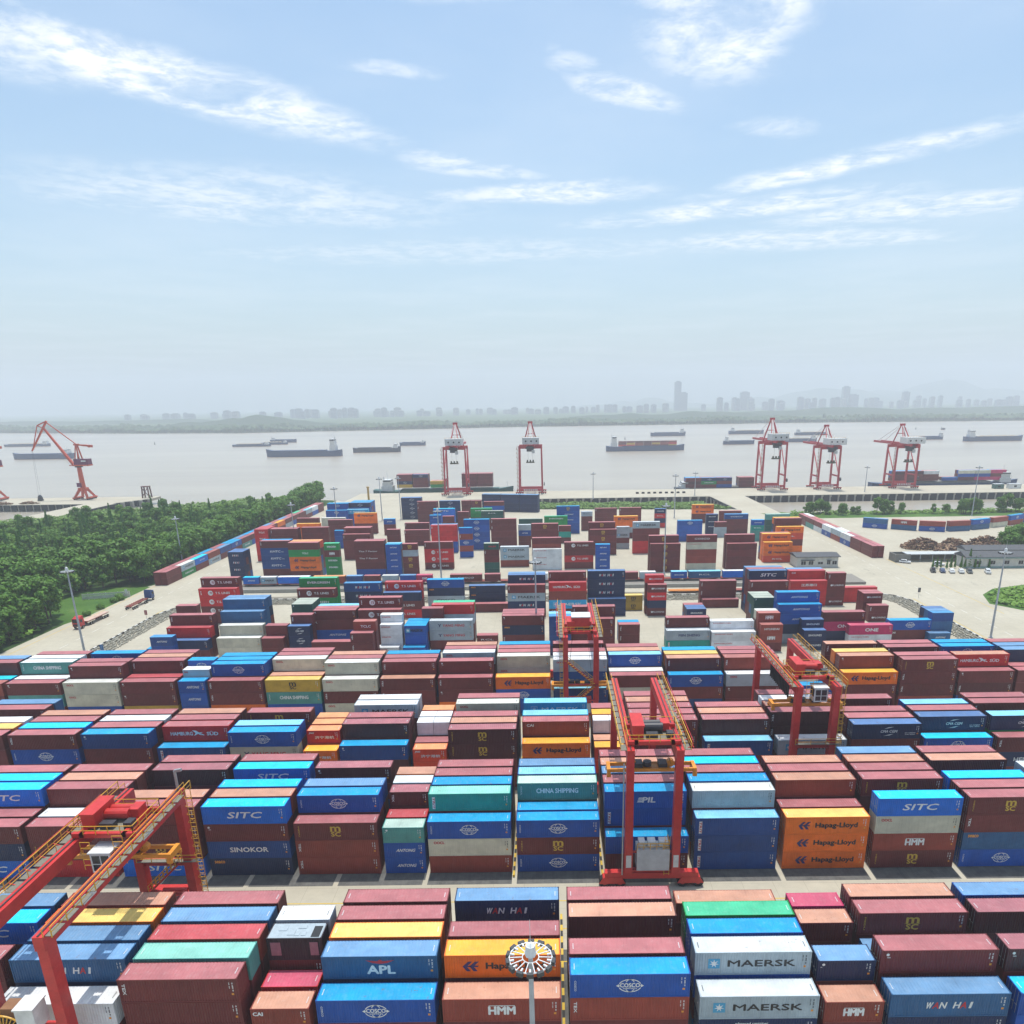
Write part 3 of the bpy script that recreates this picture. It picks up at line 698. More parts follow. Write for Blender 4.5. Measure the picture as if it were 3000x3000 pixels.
def mark_geo(code, paint, L):
    mb = MB(); l = LEN[L]; z = 1.47; u = l/12.192; dark = paint in 'WCEU'
    X = lambda f: (f-.5)*l
    if code == 'c':
        ell(mb, 0, z, 1.18, .82, .10, a0=.32, a1=2.82); ell(mb, 0, z, 1.18, .82, .10, a0=-2.82, a1=-.32); ell(mb, 0, z, .55, .80, .08, a0=.62, a1=2.52); ell(mb, 0, z, .55, .80, .08, a0=-2.52, a1=-.62)
        for s in (-1, 1): P(mb, [(s*1.42, z), (s*1.12, z+s*.2), (s*1.05, z), (s*1.12, z-s*.2)])
        T(mb, 'COSCO', 0, z+.06, 2.0, .50, bold=.04); T(mb, 'SHIPPING', 0, z-.34, 1.4, .17)
    elif code == 'm':
        k = 4 if paint == 'U' else 2
        T(mb, 'm', 0, z+.40, 1.42, .78, k, bold=.06); P(mb, [(-.95, z-.04), (.75, z-.04), (.95, z+.0), (-.75, z+.0)], k); T(mb, 'SC', 0, z-.46, 1.35, .70, k, bold=.05)
    elif code == 'h':
        for k in (0, 1):
            x = X(.155)+k*.72*u
            P(mb, [(x, z), (x+.62*u, z+.62), (x+1.05*u, z+.62), (x+.55*u, z+.10), (x+1.0*u, z+.10), (x+.9*u, z-.08), (x+.5*u, z-.08), (x+.85*u, z-.62), (x+.42*u, z-.62)], 3)
        T(mb, 'Hapag-Lloyd', X(.61), z-.06, l*.50, 1.0, 4, bold=.042)
    elif code == 's': T(mb, 'SITC', X(.51), z, l*.40, .98, 0, .35, .03); 
    elif code == 'a': T(mb, 'ANTONG', X(.53), z, l*(.38 if L == 40 else .45), .55, 0, .35, .03)
    elif code == 'o': T(mb, 'OOCL', X(.13), 2.25, 1.55*max(u, .55), .42, 1, bold=.05)
    elif code == 'w':
        for i, (ch, k) in enumerate(zip('WAN HAI', (0, 1, 0, 0, 0, 1, 0))):
            if ch != ' ': T(mb, ch, X(.33+.058*i), z, (.62 if ch != 'I' else .2)*u, .78, k, .18, .03)
    elif code == 'k':
        wh = paint == 'L'; s = .62; x = X(.165)
        if not wh: P(mb, [(x-s, z-s), (x+s, z-s), (x+s, z+s), (x-s, z+s)], 5, .004)
        else:
            for q in ((x-s, z-s, x+s, z-s+.06), (x-s, z+s-.06, x+s, z+s), (x-s, z-s, x-s+.06, z+s), (x+s-.06, z-s, x+s, z+s)): P(mb, [(q[0], q[1]), (q[2], q[1]), (q[2], q[3]), (q[0], q[3])], 0)
        for k in range(7):
            a = math.pi/2+2*math.pi*k/7; d = .17
            P(mb, [(x, z), (x+.2*math.cos(a-.45), z+.2*math.sin(a-.45)), (x+.52*math.cos(a), z+.52*math.sin(a)), (x+.2*math.cos(a+.45), z+.2*math.sin(a+.45))], 0)
        T(mb, 'MAERSK', X(.575), z, l*.58, .80, 0 if wh else 4, bold=.035)
    elif code == 'g':
        T(mb, 'CMA CGM', X(.53), z, 2.9*max(u, .75), .48, 0, .2, .03)
        for s in (1, -1): P(mb, [(X(.53)-s*.9, z+s*.46), (X(.53)-s*.2, z+s*.78), (X(.53)+s*.9, z+s*.86), (X(.53)-s*.1, z+s*.62)], 0)
    elif code == 'x':
        T(mb, 'HMM', 0, z-.05, 2.7*max(u, .75), 1.0, 0, 0, .05); P(mb, [(-1.35*max(u,.75), z+.52), (-.15, z+.52), (0, z+.40), (.15, z+.52), (1.35*max(u,.75), z+.52), (1.35*max(u,.75), z+.60), (-1.35*max(u,.75), z+.60)], 0)
    elif code == 'n': T(mb, 'CHINA SHIPPING', X(.50), z+.1, l*.52, .78, 0, 0, .03)
    elif code == 'y': T(mb, 'YANG MING', X(.56), z, l*.50, .72, 1, .15, .03); T(mb, 'Y', X(.24), z, .9, .8, 3, 0, .06)
    elif code == 't':
        disc(mb, X(.31), z, .82); T(mb, 'TS', X(.32), z, .95, .6, 7 if paint == 'M' else 1, .3, .05, y=-.004); T(mb, 'T.S. LINES', X(.63), z, l*.38, .68, 0, 0, .03)
    elif code == 'u':
        T(mb, 'HAMBURG', X(.28), z-.05, l*.33, .68); T(mb, 'SÜD', X(.74), z-.02, l*.17, .80)
        P(mb, [(X(.44), z+.60), (X(.50), z+.52), (X(.54), z+.15), (X(.60), z+.22), (X(.55), z-.05), (X(.57), z-.45), (X(.525), z-.12), (X(.46), z-.5), (X(.49), z+.05)]); P(mb, [(X(.55), z+.05), (X(.62), z-.35), (X(.60), z-.42), (X(.535), z-.08)])
    elif code == 'e': T(mb, 'EVERGREEN', X(.51), z, l*.58, .66, 0, 0, .04)
    elif code == 'i': T(mb, 'SINOKOR', X(.50), z, l*.46, .78, 0, 0, .035)
    elif code == 'p':
        T(mb, 'PIL', X(.545), z, 1.9, .85, 0, .15, .05)
        for k in range(3): P(mb, [(X(.395)+.08*k, z-.40+.3*k), (X(.46)+.08*k, z-.40+.3*k), (X(.46)+.16+.08*k, z-.20+.3*k), (X(.395)+.16+.08*k, z-.20+.3*k)])
    elif code == 'b': T(mb, 'KMTC', X(.5), z, l*.34, .80, 0, .15, .04); T(mb, 'Line', X(.74), z-.12, .9, .4)
    elif code == 'f': disc(mb, X(.24), z, .34); T(mb, 'FLORENS', X(.60), z, l*.60, .52, 0, 0, .03)
    elif code == 'z': T(mb, 'KAWASAKI KISEN', X(.27), 2.22, l*.40, .34, 1)
    elif code == 'd': T(mb, 'seaco', X(.12), 2.3, 1.5, .42, 8, 0, .05)
    elif code == 'l':
        T(mb, 'APL', X(.51), z-.28, 2.9, 1.02, 0, 0, .06); P(mb, [(X(.38), z+.92), (X(.48), z+.80), (X(.505), z+1.0), (X(.53), z+.80), (X(.63), z+.92), (X(.57), z+.58), (X(.505), z+.46), (X(.44), z+.58)], 1)
    elif code == '1': T(mb, 'CAI', X(.12), 2.15, 1.25*max(u, .8), .5, 0, 0, .06)
    elif code == '2': T(mb, 'TCLC', X(.55), z, l*(.44 if L == 20 else .2), .66, 0, 0, .04)
    elif code == '3': T(mb, 'COSCO', X(.5), z, l*.5, .62, 4 if dark else 0, 0, .04)
    elif code == '4': T(mb, 'HYUNDAI', X(.5), z, l*.66, .62, 0, 0, .03)
    elif code == '5': T(mb, 'SINOLINES' if paint in 'YB' else 'RCL', X(.5), z, l*(.6 if L == 20 else .35), .52, 4 if dark else 0, 0, .03)
    elif code == '6': T(mb, 'MIN SHENG' if paint == 'E' else 'HEUNG-A', X(.52), z, l*.48, .70, 3 if paint == 'E' else 0, 0, .03)
    elif code == '7': T(mb, 'The 7 Factor' if paint == 'M' else 'advanced container', X(.45), z+.1 if paint == 'M' else 2.3, l*(.62 if paint == 'M' else .28), .55 if paint == 'M' else .3, 0, 0, .03)
    elif code == '8': T(mb, '江苏港口', X(.5), z, l*.42, .85, 0, 0, .03)
    elif code == '9': T(mb, 'ONE', X(.52), z, l*.30, .95, 0 , 0, .05)
    elif code == 'j': T(mb, '济宁港航', X(.52), z-.1, l*.58, .62, 0, 0, .02)
    elif code == 'q': disc(mb, X(.055 if L == 40 else .1), 2.35, .17); P(mb, [(X(.05), 1.95), (X(.08), 1.95), (X(.08), 2.03), (X(.05), 2.03)])
    elif code == 'v': T(mb, 'TEX', X(.045 if L == 40 else .09), 1.7, 1.35, .30, rot=True, bold=.05)
    elif code == 'r':
        x = X(.062); P(mb, [(x-.22, .35), (x+.22, .35), (x+.22, 2.35), (x-.22, 2.35)], 0, .004); T(mb, 'TRITON'[:4], x, 1.35, 1.8, .3, 1, .3, .08, rot=True, y=-.003)
    return mb
def side_geo(code, L):
    """the small second mark some containers carry away from the main one"""
    mb = MB(); l = LEN[L]; X = lambda f: (f-.5)*l
    if code == 'c': T(mb, 'COSCO', X(.045) if L == 40 else X(.07), 1.5, 1.3, .2, rot=True)
    elif code == 'm': T(mb, 'MEDU', X(.06), 1.5, 1.7, .17, 2, rot=True)
    elif code == 'n': T(mb, 'CSCL', X(.05), 1.6, 1.5, .22, rot=True)
    elif code == 't':
        for k in range(3): P(mb, [(X(.05), .9+k*.45), (X(.05)+.28, .9+k*.45), (X(.05)+.28, 1.18+k*.45), (X(.05), 1.18+k*.45)])
    elif code == 'b': disc(mb, X(.06), 2.1, .42)
    elif code == 'g' and L == 40: T(mb, 'eco container', X(.84), 1.15, 1.9, .2); T(mb, 'saves carbon', X(.84), .85, 1.8, .17)
    elif code == 'j': T(mb, 'JNG', X(.14), 2.3, .9, .42, 0, .3, .05)
    return mb
def stencil_geo(L, s, paint):
    mb = MB(); xx = s*(LEN[L]/2-.48)
    for j in range(6): mb.add([(xx-.05, -.42+j*.14, CH-.012), (xx+.05, -.42+j*.14, CH-.012), (xx+.05, -.34+j*.14, CH-.012), (xx-.05, -.34+j*.14, CH-.012)], [(0, 1, 2, 3)], 4 if paint in 'WCEZ' else 0)
    return mb
def id_geo(L, paint):
    mb = MB(); l = LEN[L]; k = 4 if paint in 'WCEZ' else 0
    for i, (hh, z0) in enumerate(((1.2, 1.35), (.8, 1.7))):
        x = l/2-.62-.30*i; n = int(hh/.11)
        for j in range(n):
            if (j*7+i*3) % 5 != 4: P(mb, [(x, z0+j*.11), (x+(.14 if i == 0 else .09), z0+j*.11), (x+(.14 if i == 0 else .09), z0+j*.11+.07), (x, z0+j*.11+.07)], k)
    x = l/2-.75; P(mb, [(x, .88), (x+.24, .88), (x+.24, 1.12), (x, 1.12)], 8)
    return mb
MARKS = {}
def mark_mesh(code, paint, L):
    cls = paint if code in 'mktu356789' or code == '7' else '-'
    k = (code, cls, L)
    if k not in MARKS:
        g = mark_geo(code, paint, L); MARKS[k] = g.mesh('logo', LOGO) if g.v else None
    return MARKS[k]
def id_mesh(L, paint):
    k = ('id', paint in 'WCEZ', L)
    if k not in MARKS: MARKS[k] = id_geo(L, paint).mesh('id_marking', LOGO)
    return MARKS[k]
def side_mesh(code, L):
    k = ('side', code, L)
    if k not in MARKS: g = side_geo(code, L); MARKS[k] = g.mesh('side_lettering', LOGO) if g.v else None
    return MARKS[k]
def stencil_mesh(L, s, paint):
    k = ('st', L, s, paint in 'WCEZ')
    if k not in MARKS: MARKS[k] = stencil_geo(L, s, paint).mesh('roof_stencil', LOGO)
    return MARKS[k]
MARKWORD = {'c': 'globe emblem', 'm': 'gold letters', 'h': 'arrow emblem', 's': 'slanted letters', 'a': 'slanted lettering', 'o': 'red letters', 'w': 'two-coloured letters', 'k': 'star emblem', 'g': 'curved strokes', 'x': 'notched letters', 'n': 'stencil lettering', 'y': 'red lettering', 't': 'round emblem', 'u': 'bird emblem', 'e': 'wide letters', 'i': 'wide lettering', 'p': 'wave emblem', 'b': 'disc emblem', 'f': 'disc lettering', 'z': 'small red lettering', 'd': 'orange letters', 'l': 'eagle emblem', '1': 'corner letters', '2': 'four letters', '3': 'spaced letters', '4': 'long lettering', '5': 'plain lettering', '6': 'tall lettering', '7': 'upper lettering', '8': 'white characters', '9': 'three letters', 'j': 'white characters', 'q': 'corner dot', 'v': 'upright letters', 'r': 'upright plate'}

# ---------------------------------------------------------------- the pool of all containers
POOL = []
rng = random.Random(11)
def add_c(x, y, z, L, h, paint, mark='', roof=None, rz=0., block='', row=0, stack=None, tier=0, top=True):
    POOL.append(dict(x=x, y=y, z=z, L=L, h=h, paint=paint, mark=mark, roof=roof or paint, rz=rz, block=block, row=row, stack=stack, tier=tier, top=top, i=len(POOL)))
def face(s):
    r = None
    if '/' in s: s, r = s.split('/')
    return s[0], (s[1:] if len(s) > 1 else ''), r
SID = [0]
def stack(x, y, L, n, h, faces, block, row, rz=0., z0=0.05):
    SID[0] += 1
    for k in range(n):
        if k < len(faces): p, mk, r = face(faces[k])
        else: p, mk, r = rng.choice('MMMMKNBIYS'), '', None
        if p == 'Z':
            for q in (0, 1): add_c(x+q*3.06, y, z0+(n-1-k)*h, 10, h, 'Z', 'Z', None, rz, block, row, (SID[0], q), k, k == 0)
            continue
        if p == 'W' and mk == '9': mk = ''
        add_c(x, y, z0+(n-1-k)*h, L, h, p, mk, r, rz, block, row, (SID[0], 0), k, k == 0)
blk = None
for line in BLOCKS.split('\n'):
    q = line.split('|')
    if len(q[0]) == 1: blk, Y0, PIT = q[0], float(q[1]), float(q[2]); continue
    X0, L = q[0].split()
    for e in q[1:]:
        s = e.split(); j = int(s[0]); h = CH if s[1][0] == 't' else 2.591
        stack(float(X0)+rng.uniform(-.05, .05), Y0+PIT*j+rng.uniform(-.04, .04), int(L), int(s[1][1:]), h, s[2:], blk, j)
for line in STACKS.split('\n'):
    a, _, bh = line.partition('|'); s = a.split(); x, y, L, n, h = float(s[0]), float(s[1]), int(s[2]), int(s[3]), float(s[4])
    b = 'E' if y < 211 else 'F' if y < 250 else 'G' if y < 317 else 'H' if y < 360 else 'I'
    stack(x, y, L, n, h, s[5:], b, 0)
    for k, p in enumerate(bh.split()): stack(x, y+2.55*(k+1), L, n, h, [p], b, k+1)
# rows that stand along the two yard roads, on the railway wagons, and on the moored ships
for i, (t, u, rf) in enumerate([('M','M',None),('Ek','Ge','C'),('Va','M',None),('N','Ek','N'),('I','M','S'),('Bc','M','B'),('M','Tn',None),('M','B',None),('B','M',None),('M','M',None),('O','M','O'),('M','E',None),('M','B',None),('M','M',None),('E','M','L'),('W','B',None),('M','M',None)]):
    for c, (a, b) in enumerate(((t, u), (rng.choice('SMMGBMM'), rng.choice('MMBN')))):
        for k, fc in enumerate((b, a)):
            add_c(-151.5-1.22-c*2.6-6.096, 281.2+i*12.42+6.096-1.219, .05+k*2.6, 40, 2.591, fc[0], fc[1:], (rf if c == 0 and k == 1 else None), math.pi/2, 'J', c, ('J', i, c), 1-k, k == 1)
for i, (t, u) in enumerate([('M','M'),('M','M'),('W','Bc'),('E','N'),('W','Bc'),('M','W'),('M','T'),('M','M')]):
    for c, (a, b) in enumerate(((t, u), (rng.choice('MMNW'), 'M'))):
        for k, fc in enumerate((b, a)):
            add_c(140.0+1.22+c*2.65-6.096, 314.6+i*12.4+6.096-1.219, .05+k*2.6, 40, 2.591, fc[0], fc[1:], None, -math.pi/2, 'K', c, ('K', i, c), 1-k, k == 1)
for i, (p, q, t, u) in enumerate([((168,394.4),(178.6,386.8),'S','Bc'),((180.3,387.8),(191,380.3),'Nx','S'),((191.9,380.8),(204,376.1),'N','Bc'),((206.2,377.4),(218.2,379.4),'N','S'),((220.6,381.1),(231.7,385.5),'Bc','S'),((234.4,387),(245.2,392.2),'N','C'),((247.5,393.5),(258.2,399.6),'Bc','N'),((260.5,401.2),(271,408.4),'M','S'),((273,409),(283,416),'Bc','M')]):
    p, q = Vector(p), Vector(q); a = math.atan2(q.y-p.y, q.x-p.x); c = (p+q)/2+Vector((-math.sin(a), math.cos(a)))*1.22
    for k, fc in enumerate((u, t)): add_c(c.x-6.096, c.y-1.219, .05+k*2.7, 40, 2.6, fc[0], fc[1:], None, a, 'L', 0, ('L', i, 0), 1-k, k == 1)
WAGON_Y, WAGON_Z = 273.2, 1.95
for x, L, fc in [(-118.1,20,'Va/V'),(-111.4,20,'Ek/W'),(-104.8,40,'V/W'),(-91.2,40,'N/F'),(-78.4,20,'I/S'),(-71.7,20,'M'),(-64.7,20,'E/C'),(-57.9,20,'B/S'),(-51.6,20,'P9'),(-38.7,40,'M3'),(-25.5,20,'M'),(-13.5,40,'W'),(-.5,40,'L/W'),(14.5,40,'S/L'),(27.2,20,'M'),(33.9,20,'E/W'),(45.9,20,'B5/L'),(52.6,40,'S5/L'),(65.6,40,'V/W'),(78.5,40,'F/W')]:
    p, mk, r = face(fc); add_c(x, WAGON_Y, WAGON_Z, L, 2.591, p, mk, r, 0., 'R', 0, ('R', x, 0), 0, True)
def deck_cargo(name, x0, n, tiers, z, y, rows, cols):
    for i in range(n):
        for j in range(rows):
            for k in range(tiers):
                fc = cols[(i*tiers+(tiers-1-k)) % len(cols)] if j == 0 else rng.choice('MMMNB')
                add_c(x0+i*12.4, y+j*2.5, z+k*2.6, 40, 2.591, fc[0], fc[1:], None, 0., name, j, (name, i, j), tiers-1-k, k == tiers-1)
deck_cargo('S1', -122.5, 1, 4, 3.2, 594.5, 4, ['M','M','Yg','U']); deck_cargo('S1', -109.6, 1, 4, 3.2, 594.5, 4, ['Yg','M','M','M']); deck_cargo('S1', -95.8, 1, 2, 3.0, 594.5, 4, ['U','G']); deck_cargo('S1', -70.5, 2, 4, 3.2, 594.5, 4, ['M'])
deck_cargo('S2', 109.0, 3, 3, -.3, 596.0, 4, ['M','K','M','Yg','Ge','M','Yg','M','B']); deck_cargo('S2', 151.6, 1, 3, -.3, 596.0, 4, ['M'])
deck_cargo('S3', 274.5, 1, 3, 2.5, 597.0, 3, ['K','M','M']); deck_cargo('S3', 287, 2, 3, 2.5, 597.0, 3, ['K','M','M','W','M','M']); deck_cargo('S3', 315, 1, 1, 2.5, 597.0, 3, ['B']); deck_cargo('S3', 328, 1, 3, 2.5, 597.0, 3, ['C','B','M']); deck_cargo('S3', 340.6, 1, 3, 2.5, 597.0, 3, ['C','B','P']); deck_cargo('S3', 353, 1, 3, 2.5, 597.0, 3, ['P','M','P'])
SHIP4 = (86.0, 1143.0)     # the laden container ship out on the river
for i in range(7):
    for k in range(3): add_c(SHIP4[0]+18+i*12.6, SHIP4[1]-6, 2.0+k*2.6, 40, 2.591, rng.choice('MNKMUNMRM'), '', None, 0., 'S4', 0, ('S4', i, 0), 2-k, k == 2)
# the slanting wall of dark blue boxes beside the grass, three bays long and four high
for i in range(3):
    for j in range(2):
        for k in range(4):
            a = math.radians(-13); ux, uy = math.cos(a), math.sin(a); cx, cy = -44.0+6.1+i*12.5*ux-j*2.5*uy, 476.5+i*12.5*uy+j*2.5*ux
            add_c(cx-6.096, cy-1.219, .05+k*2.75, 40, 2.75, 'Y', '', 'S', a, 'I', 9, ('W', i, j), 3-k, k == 3)

# ---------------------------------------------------------------- which of them show largest from the camera (coarse depth buffer)
def corners(c):
    l = LEN[c['L']]; a = c['rz']; X, Y = c['x']+l/2, c['y']+1.219; ca, sa = math.cos(a), math.sin(a); o = []
    for z in (c['z'], c['z']+c['h']):
        for sx, sy in ((-1,-1),(1,-1),(1,1),(-1,1)): px, py = sx*l/2, sy*1.219; o.append((X+px*ca-py*sa, Y+px*sa+py*ca, z))
    return np.array(o)
RES = 1024
axes = np.array([list(cr), list(cd), list(cf)])
zb = np.zeros((RES, RES)); ib = np.full((RES, RES), -1)
for c in POOL:
    P3 = (corners(c)-np.array([0, 0, CAM_H])) @ axes.T
    if (P3[:, 2] < 5).any(): continue
    px = np.stack([1606.36+CAM_F*P3[:, 0]/P3[:, 2], 1856.37+CAM_F*P3[:, 1]/P3[:, 2]], 1)*RES/3000; iz = 1/P3[:, 2]
    for q in ((0,1,5,4),(1,2,6,5),(2,3,7,6),(3,0,4,7),(4,5,6,7)):
        a = px[list(q)]; area = sum(a[i][0]*a[(i+1) % 4][1]-a[(i+1) % 4][0]*a[i][1] for i in range(4))
        if area >= 0: continue
        x0, y0 = np.floor(a.min(0)).astype(int); x1, y1 = np.ceil(a.max(0)).astype(int)
        x0, y0, x1, y1 = max(x0, 0), max(y0, 0), min(x1, RES-1), min(y1, RES-1)
        if x1 <= x0 or y1 <= y0: continue
        gx, gy = np.meshgrid(np.arange(x0, x1)+.5, np.arange(y0, y1)+.5); ins = np.ones(gx.shape, bool)
        for i in range(4):
            p, r = a[i], a[(i+1) % 4]; ins &= (r[0]-p[0])*(gy-p[1])-(r[1]-p[1])*(gx-p[0]) <= 0
        A = np.c_[a[:3], np.ones(3)]
        if abs(np.linalg.det(A)) < 1e-9: continue
        k = np.linalg.solve(A, iz[list(q)[:3]]); d = k[0]*gx+k[1]*gy+k[2]
        sub = zb[y0:y1, x0:x1]; w_ = ins & (d > sub); sub[w_] = d[w_]; ib[y0:y1, x0:x1][w_] = c['i']
cnt = np.bincount(ib[ib >= 0].ravel(), minlength=len(POOL))
for c in POOL: c['px'] = int(cnt[c['i']])
ORDER = sorted(POOL, key=lambda c: -c['px']); SHOWN = [c for c in ORDER[:300] if c['px'] > 0]

# ---------------------------------------------------------------- names for places in the yard
ORD = ['first','second','third','fourth','fifth','sixth','seventh','eighth','ninth','tenth','eleventh','twelfth','thirteenth','fourteenth','fifteenth','sixteenth','seventeenth','eighteenth','nineteenth','twentieth']
def ordw(n):
    if n <= 20: return ORD[n-1]
    t = {2:'twenty',3:'thirty',4:'forty',5:'fifty',6:'sixty'}[n//10]
    return t+'-'+ORD[n % 10-1] if n % 10 else {3:'thirtieth',4:'fortieth',5:'fiftieth',6:'sixtieth'}[n//10]
BLOCKN = {'A':'nearest block','B':'second block','C':'third block','D':'fourth block','E':'fifth block','F':'sixth block','G':'seventh block','H':'eighth block','I':'ninth block','J':'tree-side line','K':'road-side line','L':'curved line','R':'railway wagons'}
ROWN = ['front row','second row','third row','fourth row','fifth row','sixth row','seventh row','back row']
TIERN = ['top','second','third','fourth','fifth','sixth']
stk = {}
for c in POOL:
    if c['px'] > 0: stk.setdefault((c['block'], c['row']), {})[c['stack']] = c['x'] if c['block'] not in 'JK' else c['y']
for k in stk: stk[k] = {s: i+1 for i, (s, x) in enumerate(sorted(stk[k].items(), key=lambda t: t[1]))}
def label_of(c):
    size = 'long' if c['L'] == 40 else 'short' if c['L'] == 20 else 'cube'
    mw = MARKWORD.get(c['mark'][:1], '') if c['mark'] else ''
    n = ordw(stk[(c['block'], c['row'])][c['stack']])
    frm = 'from front' if c['block'] in 'JK' else 'from left'
    row = (ROWN[c['row']].replace('row', 'row') if c['block'] in 'ABCD' else ('' if c['row'] == 0 else ROWN[min(c['row'], 7)]))
    s = f"{COLOUR[c['paint']]} {size} container{', '+mw if mw else ''}, {TIERN[c['tier']]}{'' if c['tier'] == 0 else ' down'} in {n} stack {frm}, {row+', ' if row else ''}{BLOCKN.get(c['block'], 'ship')}"
    while len(s.replace('-', ' ').split()) > 16 and mw: s = s.replace(', '+mw, ' '+mw.split()[-1] if False else ''); mw = ''
    return s
GROUP = 'shipping containers stacked in the yard'
def place_container(c):
    L = LEN[c['L']]; p = c['paint']; near = c['px'] > 330
    e = empty('shipping_container', (c['x']+L/2, c['y']+1.219, c['z']), c['rz'], label_of(c), 'shipping container', GROUP)
    e.scale = (1, 1, c['h']/CH); var = rng.uniform(.86, 1.12)
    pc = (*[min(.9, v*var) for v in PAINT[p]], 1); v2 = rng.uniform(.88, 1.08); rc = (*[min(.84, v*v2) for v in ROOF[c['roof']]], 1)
    parts = [('frame', pc), ('side_panel', pc), ('side_panel', pc), ('end_panel', pc), ('door', pc)] if near else [('body', pc)]
    n = 0
    for nm, col in parts:
        o = link(nm, cmesh(nm, c['L']), e); o.color = col
        if nm == 'side_panel':
            if n: o.rotation_euler = (0, 0, math.pi)
            n += 1
        if nm == 'door': b = link('locking_bars', cmesh('locking_bars', c['L']), o)
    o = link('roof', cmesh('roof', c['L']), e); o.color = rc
    if c['mark'] and c['mark'] != 'Z':
        me = mark_mesh(c['mark'], p, c['L'])
        if me: link('logo', me, e, (0, -1.203, 0))
    if c['mark'] == 'Z': cube_marks(e)
    if c['mark'] and near:
        me = side_mesh(c['mark'], c['L'])
        if me: link('side_lettering', me, e, (0, -1.203, 0))
    if near and p not in 'XZ':
        link('id_marking', id_mesh(c['L'], p), e, (0, -1.2025, 0))
        for s in (-1, 1): link('roof_stencil', stencil_mesh(c['L'], s, p), e)
    if p == 'X': genset_top(e)
    return e
def cube_marks(e):
    if 'cube' not in MARKS:
        mb = MB(); P(mb, [(-1.3, .35), (-1.12, .35), (-1.12, 2.4), (-1.3, 2.4)], 6); T(mb, '冷链', .2, 1.9, 1.2, .42, 6, .3, .05); T(mb, '冷链箱', .1, 1.05, 1.4, .38, 4, .3, .05); P(mb, [(-.9, 1.42), (1.2, 1.42), (1.2, 1.47), (-.9, 1.47)], 4)
        MARKS['cube'] = mb.mesh('logo', LOGO)
    link('logo', MARKS['cube'], e, (0, -1.203, 0))
def genset_top(e):
    """grey cover plates, hatches and louvres of the black plant container"""
    g = MB()
    for x, y, w_, d in ((-1.6, .4, .9, .9), (-.5, -.3, .8, .9), (.5, .55, .9, .5), (.2, -.55, .5, .6), (.9, -.55, .5, .6)): g.cbox((x, y, CH+.02), (w_, d, .08))
    g.cbox((0, 0, CH-.01), (5.7, 2.3, .03)); g.build('hatch_plates', plain('plant_grey', (.36,.42,.46), .5), e)
    b = MB(); b.cbox((2.25, -.2, CH+.03), (.9, 1.7, .06)); b.build('vent_grille', plain('vent_black', (.012,.012,.014), .5), e)
    q = MB(); q.cbox((-2.1, -1.222, 1.5), (1.1, .03, 1.7)); q.cbox((2.1, -1.222, 1.5), (.9, .03, 1.7)); q.build('side_shutter', plain('plant_pink', (.34,.14,.17), .5), e)
for c in SHOWN: place_container(c)
# everything smaller in the view: one mesh
far = MB(); far.col = (0, 0, 0, 1); shown_i = {c['i'] for c in SHOWN}
for c in POOL:
    if c['i'] in shown_i: continue
    k = corners(c); var = rng.uniform(.86, 1.12); cen = k.mean(0)
    k = cen+(k-cen)*np.array([.997, .985, .992])
    far.col = (*[v*var for v in PAINT[c['paint']]], 1)
    far.add(k, [(0,3,2,1),(0,1,5,4),(1,2,6,5),(2,3,7,6),(3,0,4,7)], 0)
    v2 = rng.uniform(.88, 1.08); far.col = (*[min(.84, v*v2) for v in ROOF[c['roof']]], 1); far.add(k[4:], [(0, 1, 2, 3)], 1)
tag(far.build('shipping_containers', [CM_SIDE_A, CM_ROOF_A]), 'remaining shipping containers hidden in stacks or far off in the yard and on ships', 'shipping containers', GROUP, 'stuff')
# marks on the far ones, one mesh part
fm = MB()
for c in POOL:
    if c['i'] in shown_i or c['px'] < 25 or not c['mark'] or c['mark'] == 'Z': continue
    me = mark_mesh(c['mark'], c['paint'], c['L'])
    if not me: continue
    L = LEN[c['L']]; ca, sa = math.cos(c['rz']), math.sin(c['rz']); X, Y = c['x']+L/2, c['y']+1.219; s = c['h']/CH; vs = []
    for v in me.vertices: px_, py_ = v.co.x, v.co.y-1.235; vs.append((X+px_*ca-py_*sa, Y+px_*sa+py_*ca, c['z']+v.co.z*s))
    o = len(fm.v); fm.v.extend(vs)
    for pl_ in me.polygons: fm.f.append(tuple(i+o for i in pl_.vertices)); fm.m.append(pl_.material_index); fm.c.append(None)
if fm.v: fm.build('logo', LOGO, bpy.data.objects['shipping_containers'])
print('containers', len(POOL), 'visible', sum(1 for c in POOL if c['px'] > 0), 'at 300th', ORDER[min(299, len(ORDER)-1)]['px'])
# ---------------------------------------------------------------- cranes
M_RED = paint('crane_red', (.56,.022,.018), .42, .12); M_RED2 = paint('quay_crane_red', (.46,.022,.032), .5, .2); M_ORG = paint('portal_orange', (.60,.075,.030), .45, .2); M_PURP = paint('portal_purple', (.16,.02,.08), .5, .2)
M_AMB = paint('spreader_amber', (.72,.27,.015), .45, .2); M_RAILY = plain('handrail_yellow', (.70,.36,.02), .5); M_GRAT = plain('walkway_grating', (.20,.19,.15), .7, .2)
M_CABW = paint('cab_white', (.70,.70,.68), .45, .15); M_HOUSE = paint('house_grey', (.52,.54,.55), .5, .15); M_GLASS = plain('cab_glass', (.012,.016,.022), .12); M_MACH = plain('machine_dark', (.035,.033,.04), .5)
M_CABLE = plain('cable_black', (.015,.015,.017), .6); M_TYRE = plain('tyre_rubber', (.014,.014,.015), .8); M_BRASS = paint('reel_amber', (.66,.34,.02), .45, .2)
